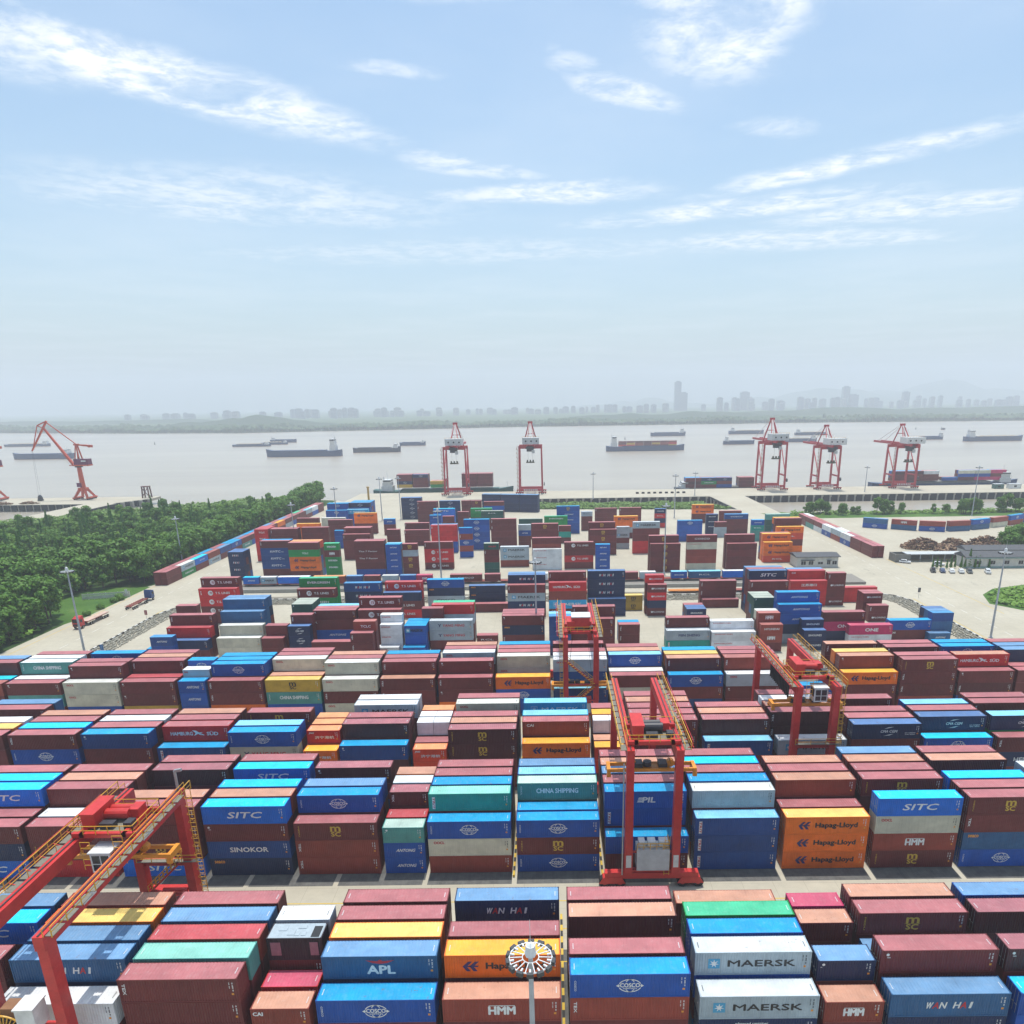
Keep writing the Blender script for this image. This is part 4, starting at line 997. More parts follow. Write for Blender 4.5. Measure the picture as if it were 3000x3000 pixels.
def rtg(xl, xr, yf, yb, H, ty, sz, label, style, reel=False, house=False):
    """rubber-tyred gantry: two girders along y on four legs; trolley at ty, spreader bottom at sz"""
    e = empty('gantry_crane', ((xl+xr)/2, yf, 0), 0, label, 'gantry crane', 'red yard gantry cranes'); w2 = (xr-xl)/2; S = yb-yf; gh = 1.55; top = H
    for y in (0, S):
        for s in (-1, 1):
            m = MB(); m.bar((s*w2, y, 2.3), (s*w2, y, top-gh), 1.15, 1.25, 0, 1.0, 1.35)
            leg = m.build('leg', M_RED, e)
            if y == 0 and house: q = MB(); q.cbox((s*w2, -.66, 4.4), (.75, .02, 2.0)); q.build('warning_plate', M_CABW, leg)
        m = MB(); m.cbox((0, y, 1.95), (13.4, 1.1, .9)); m.cbox((0, y, 2.55), (2*w2, .7, .4)); sill = m.build('sill_beam', M_RED, e)
        for s in (-1, 1):
            for k in (-1.1, 1.1):
                q = MB(); x = s*5.6+k; q.tube((x, y-.5, .8), (x, y+.5, .8), .8, 0, 18); q.tube((x, y-.53, .8), (x, y+.53, .8), .35, 1, 10); q.build('wheel', [M_TYRE, M_RED], sill)
            q = MB(); q.prism([(s*5.6-1.9, .7), (s*5.6+1.9, .7), (s*5.6+1.3, 1.7), (s*5.6-1.3, 1.7)], y-.62, y+.62); q.build('bogie', M_RED, sill)
        m = MB(); m.bar((-w2, y, 8.6 if style != 1 else 5.6), (w2, y, 8.6 if style != 1 else 5.6), .28, m=0); m.build('tie_bar', M_RED, e)
    for s in (-1, 1):
        m = MB(); m.box(s*w2-.5, -.9, top-gh, s*w2+.5, S+.9, top); g_ = m.build('girder', M_RED, e)
        q = MB(); q.box(s*w2-.08, -.8, top, s*w2+.08, S+.8, top+.10); q.build('trolley_rail', M_MACH, g_)
        o = s*w2+s*.95
        q = MB()
        for i in range(int(S/2.2)+1): q.box(min(o-.42, o+.42), i*2.2-.6, top-.10, max(o-.42, o+.42), i*2.2+1.2, top-.04)
        q.build('walkway', M_GRAT, g_)
        q = MB(); q.rail((o+s*.45, -.8, top-.05), (o+s*.45, S+.8, top-.05), 1.15, .04, 0, 2.2); q.rail((o-s*.40, -.8, top-.05), (o-s*.40, S+.8, top-.05), .9, .03, 0, 4.4, False); q.build('handrail', M_RAILY, g_)
        if house or style == 0:
            for yy in (S*.24, S*.68): q = MB(); q.box(s*w2+s*.505, yy-1.1, top-1.15, s*w2+s*.52, yy+1.1, top-.4); q.build('name_board', M_CABW, g_)
    # festoon cable loops along one girder
    fs = 1 if style == 1 else -1; m = MB(); fx = fs*(w2+1.75)
    m.bar((fx, -.5, top+.2), (fx, S+.5, top+.2), .12, m=1)
    for i in range(int(S/2.4)): m.bar((fs*w2+fs*.5, i*2.4, top-.3), (fx, i*2.4, top+.2), .1, m=1); m.rail((fx, i*2.4, top+.2), (fx, i*2.4+2.4, top+.2), .75, .035, 1, 2.4, False)
    if style == 2:
        for i in range(13): y = 1.0+i*.85; m.bar((fx-fs*.3, y, top-.1), (fx-fs*.3, y, top-2.6), .30, .10, 0)
    m.build('festoon', [M_CABLE, M_RED], e)
    # trolley
    t0 = ty-yf; m = MB(); m.box(-w2-.3, t0-3, top+.12, w2+.3, t0-2.5, top+.7); m.box(-w2-.3, t0+2.5, top+.12, w2+.3, t0+3, top+.7); m.box(-w2+.6, t0-3, top+.15, -w2+1.1, t0+3, top+.7); m.box(w2-1.1, t0-3, top+.15, w2-.6, t0+3, top+.7)
    tr = m.build('trolley', M_RED, e)
    q = MB(); q.box(-w2+1.1, t0-2.5, top+.40, w2-1.1, t0+2.5, top+.46); q.build('deck_grating', M_GRAT, tr)
    q = MB(); q.tube((-1.7, t0+.4, top+1.3), (1.5, t0+.4, top+1.3), .62, 0, 14); q.tube((-1.7, t0+1.6, top+1.3), (1.5, t0+1.6, top+1.3), .5, 0, 14); q.build('hoist_drum', [M_RED if style != 1 else M_MACH], tr)
    q = MB(); q.cbox((-w2+1.2, t0+.2, top+1.5), (1.5, 4.2, 1.6)); q.cbox((-w2+1.2, t0+.2, top+2.45), (1.7, 4.4, .25)); q.cbox((1.9, t0+1.3, top+1.2), (1.2, 1.8, 1.2)); q.build('machine_cover', M_RED, tr)
    q = MB(); q.cbox((2.3, t0-1.2, top+.9), (.9, 1.2, .8)); q.cbox((-.2, t0-1.3, top+.85), (1.6, .9, .7)); q.cbox((.9, t0+2.0, top+.8), (.7, .7, .6)); q.build('motor', M_MACH, tr)
    q = MB()
    for y in (-3.0, 3.0): q.rail((-w2-.3, t0+y, top+.55), (w2+.3, t0+y, top+.55), 1.1, .035, 0, 1.3)
    for x in (-w2-.3, w2+.3): q.rail((x, t0-3, top+.55), (x, t0+3, top+.55), 1.1, .035, 0, 1.5)
    q.build('handrail', M_RAILY, tr)
    if style != 3:
        q = MB(); cx = .3 if style == 0 else 0.9; cy = t0-3.6; cz = top-3.4
        if style != 1:
            q.box(cx-1.15, cy-1.0, cz, cx+1.15, cy+1.2, cz+2.5, 0); q.box(cx-1.3, cy-1.15, cz+2.5, cx+1.3, cy+1.35, cz+2.65, 0); cab = q.build('operator_cab', M_CABW, tr)
            q = MB()
            for x0, x1 in ((-.95, -.08), (.08, .95)):
                for z0, z1 in ((.25, 1.05), (1.2, 2.2)): q.box(cx+x0, cy-1.04, cz+z0, cx+x1, cy-1.0, cz+z1)
            q.box(cx+1.15, cy-.8, cz+.9, cx+1.18, cy+.9, cz+2.2); q.box(cx-1.18, cy-.8, cz+.9, cx-1.15, cy+.9, cz+2.2); q.build('window', M_GLASS, cab)
            q = MB()
            for z in (0, .75, 1.5, 2.25, 3.0): q.rail((cx-2.4, cy-.4, cz+z), (cx-1.3, cy-.4, cz+z), .6, .03, 0, 1.2, False); q.rail((cx+1.4, cy-.4, cz+z+.8), (cx+2.6, cy-.4, cz+z+.8), .6, .03, 0, 1.2, False)
            q.build('stair_rail', M_RAILY, cab)
    # spreader on its ropes
    m = MB()
    for s in (-1, 1): m.box(-6.0, t0+s*.95-.16, sz+.35, 6.0, t0+s*.95+.16, sz+.85); m.box(s*6.05-.25, t0-1.2, sz+.1, s*6.05+.25, t0+1.2, sz+.9); m.box(s*6.05-.3, t0-1.25, sz-.35, s*6.05+.3, t0-.95, sz+.15); m.box(s*6.05-.3, t0+.95, sz-.35, s*6.05+.3, t0+1.25, sz+.15)
    m.box(-2.6, t0-1.1, sz+.4, 2.6, t0+1.1, sz+.75); sp = m.build('spreader', M_AMB, e)
    q = MB(); q.tube((-.55, t0, sz+.8), (-.55, t0, sz+1.5), .6, 0, 12); q.cbox((-2.0, t0, sz+1.1), (1.5, 1.5, .7), 0); q.cbox((1.6, t0, sz+1.1), (1.2, 1.6, .6), 0)
    for s in (-1, 1): q.tube((s*2.7, t0-.35, sz+1.25), (s*2.7, t0+.35, sz+1.25), .55, 1, 14)
    q.build('head_block', [M_MACH, M_AMB], sp)
    q = MB()
    for s in (-1, 1):
        for r in (-.5, .5): q.tube((s*2.7, t0+r, sz+1.3), (s*1.4, t0+r+.6, top+.6), .025, n=5)
    q.build('hoist_rope', M_CABLE, sp)
    # stair, ladder
    m = MB(); x = w2-1.3 if house else -w2-.9 if style == 3 else w2+.95; y = -.7 if style else S+.7
    for i in range(int((8.5-2.4)/.6) if house else int((top-3)/.6)): z = 2.4+i*.6; m.bar((x-.35, y, z), (x+.35, y, z), .06)
    for d in (-.35, .35): m.bar((x+d, y, 2.2), (x+d, y, top if not house else 8.5), .07)
    if not house:
        for i in range(int(top/1.2)-3): m.ring((x, y-.35, 4+i*1.2), .38, .03, 0, 8)
    m.build('ladder', M_RAILY, e)
    if style == 3:
        m = MB(); m.bar((-w2, -.2, 14.2), (w2, -.2, 8.6), .45); m.bar((w2, -.2, 8.6), (-w2+.9, -.2, 3.4), .45); m.build('diagonal_brace', M_RED, e)
        m = MB(); m.rail((-w2, -.5, 14.5), (w2, -.5, 8.9), 1.0, .04); m.rail((w2, -.5, 8.9), (-w2+.9, -.5, 3.7), 1.0, .04)
        for i in range(14): t = i/13; m.cbox((w2+(-2*w2+.9)*t, -.55, 8.7-5.2*t), (.5, .7, .06)); m.cbox((-w2+2*w2*t, -.55, 14.3-5.6*t), (.5, .7, .06))
        m.build('stair', M_RAILY, e)
    if style in (2, 0):
        m = MB(); z = 9.4; yy = 0 if style == 2 else S
        m.box(-w2, yy-.9, z, w2+1.4, yy-.1, z+.08); m.box(-w2, yy-.3, z-.9, w2+.4, yy+.3, z-.05, 1); m.build('cross_beam', [M_GRAT, M_RED], e); q = MB(); q.rail((-w2, yy-.9, z), (w2+1.4, yy-.9, z), 1.1, .035); q.build('handrail', M_RAILY, e)
    if house:
        m = MB(); m.box(-2.2, -.8, 3.0, 2.4, 1.5, 6.4); h_ = m.build('power_house', M_HOUSE, e)
        q = MB()
        for x, d in ((-1.5, .9), (-.1, 1.1), (1.6, 1.3)): q.cbox((x, .2, 7.0), (d, 1.2, .9)); q.tube((x, -.5, 6.7), (x, -.45, 6.7), .3, n=10)
        q.build('air_unit', M_CABW, h_); q = MB(); q.rail((-2.2, -.8, 6.4), (2.4, -.8, 6.4), 1.0, .04, 0, .8); q.rail((2.4, -.8, 6.4), (2.4, 1.5, 6.4), 1.0, .04, 0, .8); q.build('handrail', M_RAILY, h_)
        q = MB(); q.tube((-w2-.9, -.6, 2.2), (-w2-.9, -.6, top-2), .10, n=8); q.build('exhaust_pipe', M_STEEL, e)
    elif style == 0:
        m = MB(); m.box(-2.6, S-.8, .9, 2.6, S+.9, 3.2); m.build('power_house', M_HOUSE, e); m = MB(); m.box(-w2, S-1.0, 4.2, w2, S+1.2, 4.5); m.tube((-.6, S-.7, 5.0), (2.6, S-.7, 5.0), .32, n=12); m.build('platform', [M_RED], e)
        m = MB(); x = w2-.2; m.tube((x, S+.6, top), (x, S+.6, top+2.6), .18, n=8); m.bar((x, S+.6, top+2.6), (x+.9, S+.6, top+2.75), .34); m.build('exhaust_pipe', M_STEEL, e)
        m = MB(); m.bar((-w2+.6, S-.2, 4.4), (w2-1.0, S-.4, 9.2), .8, .25); m.build('stair', M_RED, e); q = MB(); q.rail((-w2+.6, S-.6, 4.5), (w2-1, S-.8, 9.3), 1.0, .045, 0, .8); q.rail((-w2+.6, S+.2, 4.5), (w2-1, S, 9.3), 1.0, .045, 0, .8); q.build('stair_rail', M_RAILY, e)
    elif style == 3:
        m = MB(); m.box(-2.0, -.6, 2.2, 2.2, 1.1, 4.4); m.build('power_house', M_HOUSE, e); m = MB(); m.cbox((-.1, .2, 5.0), (4.8, 1.6, 1.1)); m.tube((.2, -.7, 5.1), (w2+.4, -.7, 5.2), .16, n=8); m.tube((w2+.5, -.7, 5.2), (w2+.5, -.7, top-2.5), .14, n=8); m.build('engine_cover', M_RED, e)
        m = MB(); m.box(-1.7, t0-1.5, top+1.0, 2.0, t0+2.0, top+3.3); m.build('machine_house', M_RED, tr); m = MB(); m.box(-1.9, t0-1.7, top+3.32, 2.2, t0+2.2, top+3.5); m.build('house_roof', M_CABW, tr)
    if reel:
        m = MB(); cx = -w2+2.55 if style else -w2+1.6; cz = 5.0 if style else 8.8; y = -1.7; R = 2.35
        m.ring((cx, y, cz), R, .10, 0, 36, 'y'); m.ring((cx, y+.5, cz), R, .10, 0, 36, 'y'); m.ring((cx, y-.02, cz), .7, .07, 0, 16, 'y')
        for k in range(36):
            a = 2*math.pi*k/36; m.bar((cx+.3*math.cos(a), y-.02, cz+.3*math.sin(a)), (cx+R*math.cos(a), y-.02, cz+R*math.sin(a)), .09); m.bar((cx+.3*math.cos(a), y+.5, cz+.3*math.sin(a)), (cx+R*math.cos(a), y+.5, cz+R*math.sin(a)), .09)
        m.tube((cx, y-.35, cz), (cx, y+.9, cz), .34, 0, 12); m.build('cable_reel', M_BRASS, e)
        m = MB(); m.tube((cx, y+.12, cz), (cx, y+.40, cz), 1.75, n=24); m.build('wound_cable', M_CABLE, e)
        m = MB(); zo = 0 if style else 5.4; xo = w2-1.3 if style else .9; m.cbox((xo, -1.0, 5.2+zo), (1.8, 1.8, 2.6)); m.cbox((xo, -1.0, 6.58+zo), (2.0, 2.0, .16)); m.build('control_cabin', M_CABW, e)
        m = MB(); m.cbox((cx+.6 if style else -.9, .3 if style else -.6, 4.3+zo*1.18), (3.2 if style else 1.9, 1.4, 1.8)); m.build('transformer_box', paint('box_rust', (.26,.12,.05), .6, .5), e)
    return e
rtg(-55.35, -48.75, 57.7, 84.0, 19.5, 76.2, 15.2, 'nearest red gantry crane, its trolley and white cab above the lane', 0, reel=True)
rtg(10.45, 17.15, 89.9, 115.4, 21.9, 93.4, 16.6, 'tall red gantry crane with grey power house at its foot', 1, house=True)
rtg(42.0, 48.5, 116.2, 141.0, 20.2, 121.4, 14.2, 'red gantry crane with white cab beside a big spoked cable reel', 2, reel=True)
rtg(2.85, 9.3, 147.2, 173.0, 19.6, 151.2, 6.6, 'farthest red gantry crane, zigzag stair between its front legs', 3)

def sts(x, y, w_, label, h=1.0, boom=36):
    """ship-to-shore crane: portal on rails, boom out over the river"""
    e = empty('quay_crane', (x, y, 0), 0, label, 'quay crane', 'red quay cranes'); a = w_/2; G = 16.0; Z = 35*h
    for yy in (0, G):
        for s in (-1, 1):
            m = MB(); m.bar((s*a, yy, 1.4), (s*(a-.3), yy, Z+1), 1.25, 1.5, 0, 1.05, 1.3); leg = m.build('leg', M_RED2, e)
            m = MB()
            for k in (-2.4, -.8, .8, 2.4): m.tube((s*a+k, yy-.4, .55), (s*a+k, yy+.4, .55), .5, 1, 10)
            m.box(s*a-3.1, yy-.5, .8, s*a+3.1, yy+.5, 1.5, 0); m.build('bogie', [M_RED2, M_TYRE], e)
            if s < 0 and yy == 0:
                m = MB()
                for k in range(11): z = 3+k*3*h; m.box(s*a-1.9, yy-.9, z, s*a-.7, yy+.9, z+.12); m.rail((s*a-1.9, yy-.9, z), (s*a-.7, yy-.9, z), 1.0, .04); m.bar((s*a-1.7, yy-.7, z), (s*a-1.0, yy+.7, z+3*h), .3, .12)
                m.build('stair_tower', plain('stair_rust', (.30,.10,.03), .6), leg)
        m = MB(); m.box(-a, yy-.7, 2.2, a, yy+.7, 3.9); m.build('sill_beam', M_RED2, e)
        if yy == 0:
            m = MB()
            for k in range(8): m.box(-a+3.2+k*(w_-6.4)/8, yy-.72, 2.5, -a+3.2+(k+.6)*(w_-6.4)/8, yy-.70, 3.6)
            m.build('sign', M_CABW, e)
        m = MB(); m.box(-a, yy-.8, Z-1.2, a, yy+.8, Z+1.0); m.build('portal_beam', M_RED2, e)
    for s in (-1, 1):
        m = MB(); m.bar((s*a, 0, 11*h), (s*a, G, 11*h), .9, 1.1); m.build('side_tie', M_RED2, e)
        m = MB(); m.bar((s*a, 0, 12*h), (s*a, G, Z-1), .55); m.build('diagonal_brace', M_RED2, e)
        m = MB(); x_ = s*2.9; m.box(x_-.5, -11, Z+.6, x_+.5, G+3, Z+2.3); m.build('girder', M_RED2, e)
        m = MB(); m.box(x_-.45, G+3, Z+.7, x_+.45, G+3+boom, Z+2.2); bo = m.build('boom', M_RED2, e)
        q = MB()
        for k in range(int(boom/3)):
            y0 = G+3+k*3
            if s > 0: q.bar((-2.9, y0, Z+1.4), (2.9, y0+3, Z+1.4), .35)
        if q.v: q.build('boom_bracing', M_RED2, bo)
    m = MB(); ax = Vector((0, G-2, Z+17.5*h))
    for s in (-1, 1):
        m.bar((s*5.5, G, Z+1), ax+Vector((s*.8, 0, 0)), .85, m=0); m.bar((s*3.2, 2, Z+1), ax+Vector((s*.5, -.6, 0)), .55, m=0)
    m.cbox(ax, (3.6, 1.6, 1.6)); m.bar((-3.0, G, Z+9), (3.0, G, Z+9), .5); m.build('apex_frame', M_RED2, e)
    m = MB()
    for s in (-1, 1): m.bar(ax+Vector((s*.6, 1, 0)), (s*2.9, G+3+boom*.8, Z+2.2), .22); m.bar(ax+Vector((s*.6, 0, 0)), (s*2.9, -9, Z+2.3), .22)
    m.bar(ax, (0, 4, Z+5), .7, m=0); m.build('stay', [paint('stay_white', (.6,.55,.53), .5)], e)
    m = MB(); m.box(-5.6 if h > .95 else -5, -8.5, Z+2.4, 6.8 if h > .95 else 8.2, 4.5, Z+7.0); ho = m.build('machinery_house', M_CABW if h < .95 else M_HOUSE, e)
    q = MB()
    for k in range(3): q.tube((-3+k*4, -8.56, Z+4.6), (-3+k*4, -8.5, Z+4.6), .62, n=12)
    q.build('house_window', M_GLASS, ho); q = MB(); q.rail((-5.6, -8.5, Z+7), (6.8, -8.5, Z+7), 1.0, .05, 0, 2); q.build('handrail', M_RAILY, ho)
    m = MB(); t = -2.5; m.box(-3.2, t-2.5, Z-1.2, 3.2, t+2.5, Z+.4); m.box(-2.6, t-1.6, Z-3.2, 2.6, t+1.6, Z-1.2); tr = m.build('trolley', M_MACH, e)
    q = MB(); q.box(1.2, t-2.2, Z-4.4, 3.4, t, Z-2); q.build('operator_cab', M_HOUSE, tr)
    q = MB(); q.box(-3.1, t-1.2, Z-11.5, 3.1, t+1.2, Z-10.6)
    for k in (-2.2, 0, 2.2): q.cbox((k, t, Z-10.0), (1.0, 1.4, 1.4))
    q.build('spreader', plain('spreader_dark', (.08,.07,.03), .6), tr)
    q = MB()
    for k in (-1.6, 1.6): q.tube((k, t, Z-10), (k, t, Z-1), .05, n=4)
    q.build('hoist_rope', M_CABLE, tr)
    m = MB(); m.tube((a+1.2, 0, 7.5), (a+1.9, 0, 7.5), 1.4, n=16); m.build('cable_reel', M_MACH, e)
    return e
sts(-71.9, 567.0, 16.8, 'left red quay crane above the green moored ship, seen head-on')
sts(-14.6, 569.0, 17.4, 'red quay crane seen head-on right of the green ship')
sts(171.0, 569.5, 17.6, 'tallest of three angled red quay cranes, with grey machinery house', 1.0)
sts(213.5, 571.0, 15.5, 'middle of three angled red quay cranes, white machinery house', .89)
sts(272.0, 571.0, 17.0, 'rightmost red quay crane, white house, beside the barge of containers', .89)

def portal_crane(x, y, label):
    e = empty('portal_crane', (x, y, 0), 0, label, 'portal crane')
    m = MB()
    for sx in (-1, 1):
        for sy in (-1, 1): m.bar((sx*5.2, sy*5.2, 1.2), (sx*1.6, sy*1.6, 8.0), 1.3, 1.3, 0, 2.0, 2.0)
    m.cbox((0, 0, 7.6), (5.4, 5.4, 2.6)); m.build('portal_base', M_ORG, e)
    for sx in (-1, 1):
        m = MB(); m.box(sx*5.2-.8, -6.4, .9, sx*5.2+.8, 6.4, 2.0, 0)
        for k in range(6): m.tube((sx*5.2-.4, -5.5+k*2.2, .5), (sx*5.2+.4, -5.5+k*2.2, .5), .5, 1, 10)
        m.build('bogie', [M_ORG, M_TYRE], e)
    m = MB(); m.tube((0, 0, 8), (0, 0, 25), 2.0, 0, 16, 1.55); col = m.build('column', M_ORG, e)
    m = MB(); m.box(-3.2, -2.3, 9.5, .4, -1.4, 12.6); m.build('name_board', M_PURP, e)
    m = MB(); m.tube((0, 0, 24.4), (0, 0, 25.4), 2.8, 0, 18); m.build('slewing_ring', M_MACH, e)
    m = MB(); m.box(-3.0, -3.2, 25.4, 9.2, 3.2, 26.4); m.box(-6.5, -1.4, 25.6, -3, 1.4, 26.2); m.build('platform', M_ORG, e)
    m = MB(); m.box(-1.5, -3.0, 26.4, 9.0, 3.0, 30.6); hs = m.build('machinery_house', M_PURP, e); q = MB(); q.box(4.2, -3.04, 28.6, 7.8, -3.0, 29.6); q.build('sign', M_CABW, hs)
    m = MB()
    for s in (-1, 1): m.bar((2.6, s*2.0, 30.6), (1.4, s*.8, 41.5), .8); m.bar((-1.2, s*2.0, 27), (1.0, s*.8, 41.5), .55)
    m.cbox((1.2, 0, 41.3), (3.0, 2.6, 1.2)); m.build('mast_frame', M_ORG, e)
    m = MB(); m.bar((1.2, 0, 41.2), (11.5, 0, 40.2), 1.0, .9, 0, 1.6, 1.5); m.cbox((11.8, 0, 40), (2.4, 2.6, 1.9)); m.build('counterweight_arm', M_ORG, e)
    m = MB(); m.bar((-4.0, 0, 26.6), (-21.5, 0, 54.4), 1.9, 1.7, 0, 1.2, 1.2); m.build('boom', M_ORG, e)
    m = MB(); m.bar((1.0, 0, 41.8), (-19.0, 0, 58.6), .55); m.build('back_stay', M_ORG, e)
    m = MB(); m.bar((-17.8, 0, 58.8), (-33.5, 0, 37.0), 1.3, 1.2, 0, .9, .9); m.bar((-25.6, 0, 55.6), (-32.0, 0, 39.5), .5); m.bar((-17.8, 0, 58.8), (-25.6, 0, 55.6), .7); m.bar((-25.6, 0, 55.6), (-21.3, 0, 53.6), .6); m.build('jib', M_ORG, e)
    m = MB()
    for s in (-.5, .5): m.tube((-33.5, s, 37), (-29.0+s, s-9, 4.5), .06, n=4)
    m.build('hoist_rope', M_CABLE, e)
    m = MB(); m.prism([(-30.4, 1.0), (-27.6, 1.0), (-27.9, 3.2), (-29, 4.6), (-30.1, 3.2)], -10.2, -7.8); m.cbox((-29, -9, .75), (3.2, 2.8, .9)); m.build('grab', M_MACH, e)
    return e
portal_crane(-363.5, 577, 'orange portal crane with angled double-link jib on the left pier')
pc = portal_crane(-433.5, 577, 'second orange portal crane, only its wheels showing at the left edge')
# ---------------------------------------------------------------- trees, reeds, shrubs
def leaf_mat(name, a, c_, rough=.6):
    b = NB(name); oi = b.n('ShaderNodeObjectInfo'); g_ = b.n('ShaderNodeNewGeometry'); n1 = b.noise(b.world(), .35, 4, .6); n2 = b.noise(b.world(), 2.6, 3, .6)
    c = b.mix(b.rng(n1, .32, .68), a, c_); c = b.mix(b.math('MULTIPLY', oi.outputs['Random'], .55), c, tuple(min(1, (p+q)*.62) for p, q in zip(a, c_)))
    c = b.mix(b.rng(g_.outputs['Random Per Island'], 0, 1, 0, .55), c, tuple(x*1.75 for x in c_)); c = b.mix(b.rng(n2, .55, .75, 0, .45), c, tuple(x*.5 for x in a))
    b.put(c, b.b.inputs['Base Color']); b.put(rough, b.b.inputs['Roughness']); b.b.inputs['Specular IOR Level'].default_value = .3
    tr = b.n('ShaderNodeBsdfTranslucent'); b.put(c, tr.inputs[0]); mx = b.n('ShaderNodeMixShader'); mx.inputs[0].default_value = .22; b.l(b.b.outputs[0], mx.inputs[1]); b.l(tr.outputs[0], mx.inputs[2]); b.l(mx.outputs[0], b.o.inputs[0])
    return b.mat
M_LEAF = leaf_mat('leaf_broad', (.050,.125,.014), (.095,.20,.020)); M_LEAF2 = leaf_mat('leaf_conifer', (.055,.15,.022), (.10,.22,.030)); M_LEAF3 = leaf_mat('leaf_light', (.085,.18,.020), (.15,.27,.030)); M_BARK = plain('bark', (.09,.065,.045), .9); M_REED = leaf_mat('reed_green', (.085,.165,.030), (.15,.24,.05))
def leaf_quads(mb, pts, size, r, up=.35):
    for p, nrm in pts:
        n = (Vector(nrm)+Vector((r.uniform(-.8,.8), r.uniform(-.8,.8), r.uniform(-.4,.9)+up))).normalized(); a = n.orthogonal().normalized(); a.rotate(Matrix.Rotation(r.uniform(0, 6.28), 3, n)); b = n.cross(a); s = size*r.uniform(.6, 1.35); p = Vector(p)
        mb.add([p-a*s*.5, p+b*s*.38+a*s*.05, p+a*s*.62, p-b*s*.38+a*s*.05], [(0,1,2,3)])
def broad_crown(seed, h, R, n, size):
    r = random.Random(seed); mb = MB(); cl = []
    for i in range(26):
        t = r.random(); z = h*(.30+.62*t); rr = R*math.sqrt(max(.05, 1-((t-.38)/.66)**2))*r.uniform(.35, .92); a = r.uniform(0, 6.28); cl.append((Vector((rr*math.cos(a), rr*math.sin(a), z)), R*r.uniform(.26, .44)))
    cl.append((Vector((0, 0, h*.86)), R*.4)); pts = []
    for i in range(n):
        c, s = cl[r.randrange(len(cl))]; d = Vector((r.gauss(0,1), r.gauss(0,1), r.gauss(0,1))).normalized(); pts.append((c+d*s*r.uniform(.55, 1.05), d))
    leaf_quads(mb, pts, size, r); return mb
def spire_crown(seed, h, R, n, size):
    r = random.Random(seed); mb = MB(); pts = []
    for i in range(n):
        t = r.random()**1.25; z = h*(.12+.88*t); a = r.uniform(0, 6.28); lay = .75+.25*math.sin(z*3.1+a*2); rr = R*(1-t)**.8*lay*math.sqrt(r.uniform(.25, 1)); pts.append((Vector((rr*math.cos(a), rr*math.sin(a), z)), Vector((math.cos(a), math.sin(a), .3))))
    leaf_quads(mb, pts, size, r, .1); return mb
def trunk_mesh(seed, h, r0, limbs=5):
    r = random.Random(seed); mb = MB(); mb.tube((0,0,0), (.15,.1,h*.45), r0, 0, 8, r0*.6); mb.tube((.15,.1,h*.45), (.05,0,h*.85), r0*.6, 0, 6, r0*.15)
    for i in range(limbs): a = i*6.28/limbs+r.random(); z = h*r.uniform(.28, .5); mb.tube((.1,.06,z), (math.cos(a)*h*.2, math.sin(a)*h*.2, z+h*.22), r0*.4, 0, 5, r0*.1)
    return mb.mesh('trunk', M_BARK)
PROTO = {'broad': [], 'spire': [], 'light': []}
for k in range(5): PROTO['broad'].append((broad_crown(k, 13, 4.6, 1900, .95).mesh('crown', M_LEAF), trunk_mesh(k, 13, .28)))
for k in range(3): PROTO['spire'].append((spire_crown(k+20, 16, 2.3, 1300, .75).mesh('crown', M_LEAF2), trunk_mesh(k+20, 16, .22, 0)))
for k in range(3): PROTO['light'].append((broad_crown(k+40, 10, 4.2, 1500, .9).mesh('crown', M_LEAF3), trunk_mesh(k+40, 10, .2)))
tr_ = random.Random(5)
def tree(kind, x, y, s, label, group, z=0):
    c, t = tr_.choice(PROTO[kind]); nm = {'broad': 'broadleaf_tree', 'spire': 'conifer_tree', 'light': 'young_tree'}[kind]
    e = empty(nm, (x, y, z), tr_.uniform(0, 6.28), label, 'tree', group); e.scale = (s*tr_.uniform(.88, 1.14), s*tr_.uniform(.88, 1.14), s*tr_.uniform(.88, 1.12)); link('trunk', t, e); link('crown', c, e)
LB = 'dark green broadleaf tree in the wood left of the yard road'; LS = 'tall narrow conifer rising from the wood on the left'; LL = 'light green bushy tree among the wood on the left'
placed = []
def free(x, y, d): return all((x-a)**2+(y-b)**2 > d*d for a, b in placed)
def inside(poly, x, y):
    c = False
    for (a, b), (d, e) in zip(poly, poly[1:]+poly[:1]):
        if (b > y) != (e > y) and x < (d-a)*(y-b)/(e-b)+a: c = not c
    return c
CLEAR = [(-178,242),(-156,232),(-156,279),(-172,279),(-182,262)]
for i in range(50):                                         # the row along the container line
    for j, x in enumerate((-163.5, -169)):
        y = 285+i*4.9+tr_.uniform(-1, 1)+j*2; xx = x+tr_.uniform(-1.2, 1.2)
        if y < 527: placed.append((xx, y)); tree('broad', xx, y, tr_.uniform(.85, 1.08) if y < 480 else tr_.uniform(.95, 1.2), LB, 'broadleaf trees of the left wood')
for i in range(2600):                                        # big trees next to the camera on the left
    x, y = tr_.uniform(-240, -160.5), tr_.uniform(168, 300)
    if inside(CLEAR, x, y) or (x > -164 and y > 230) or len([1 for p in placed if p[1] < 300]) > 130: continue
    if x < -186-(y-168)*.66: continue
    if free(x, y, 5.2): placed.append((x, y)); tree('broad' if tr_.random() < .86 else 'light', x, y, tr_.uniform(.92, 1.25), LB, 'broadleaf trees of the left wood')
WOOD = [(-176,290),(-176,500),(-200,532),(-228,512),(-262,480),(-300,452),(-322,420),(-250,330),(-200,285)]
ns = nb = 0
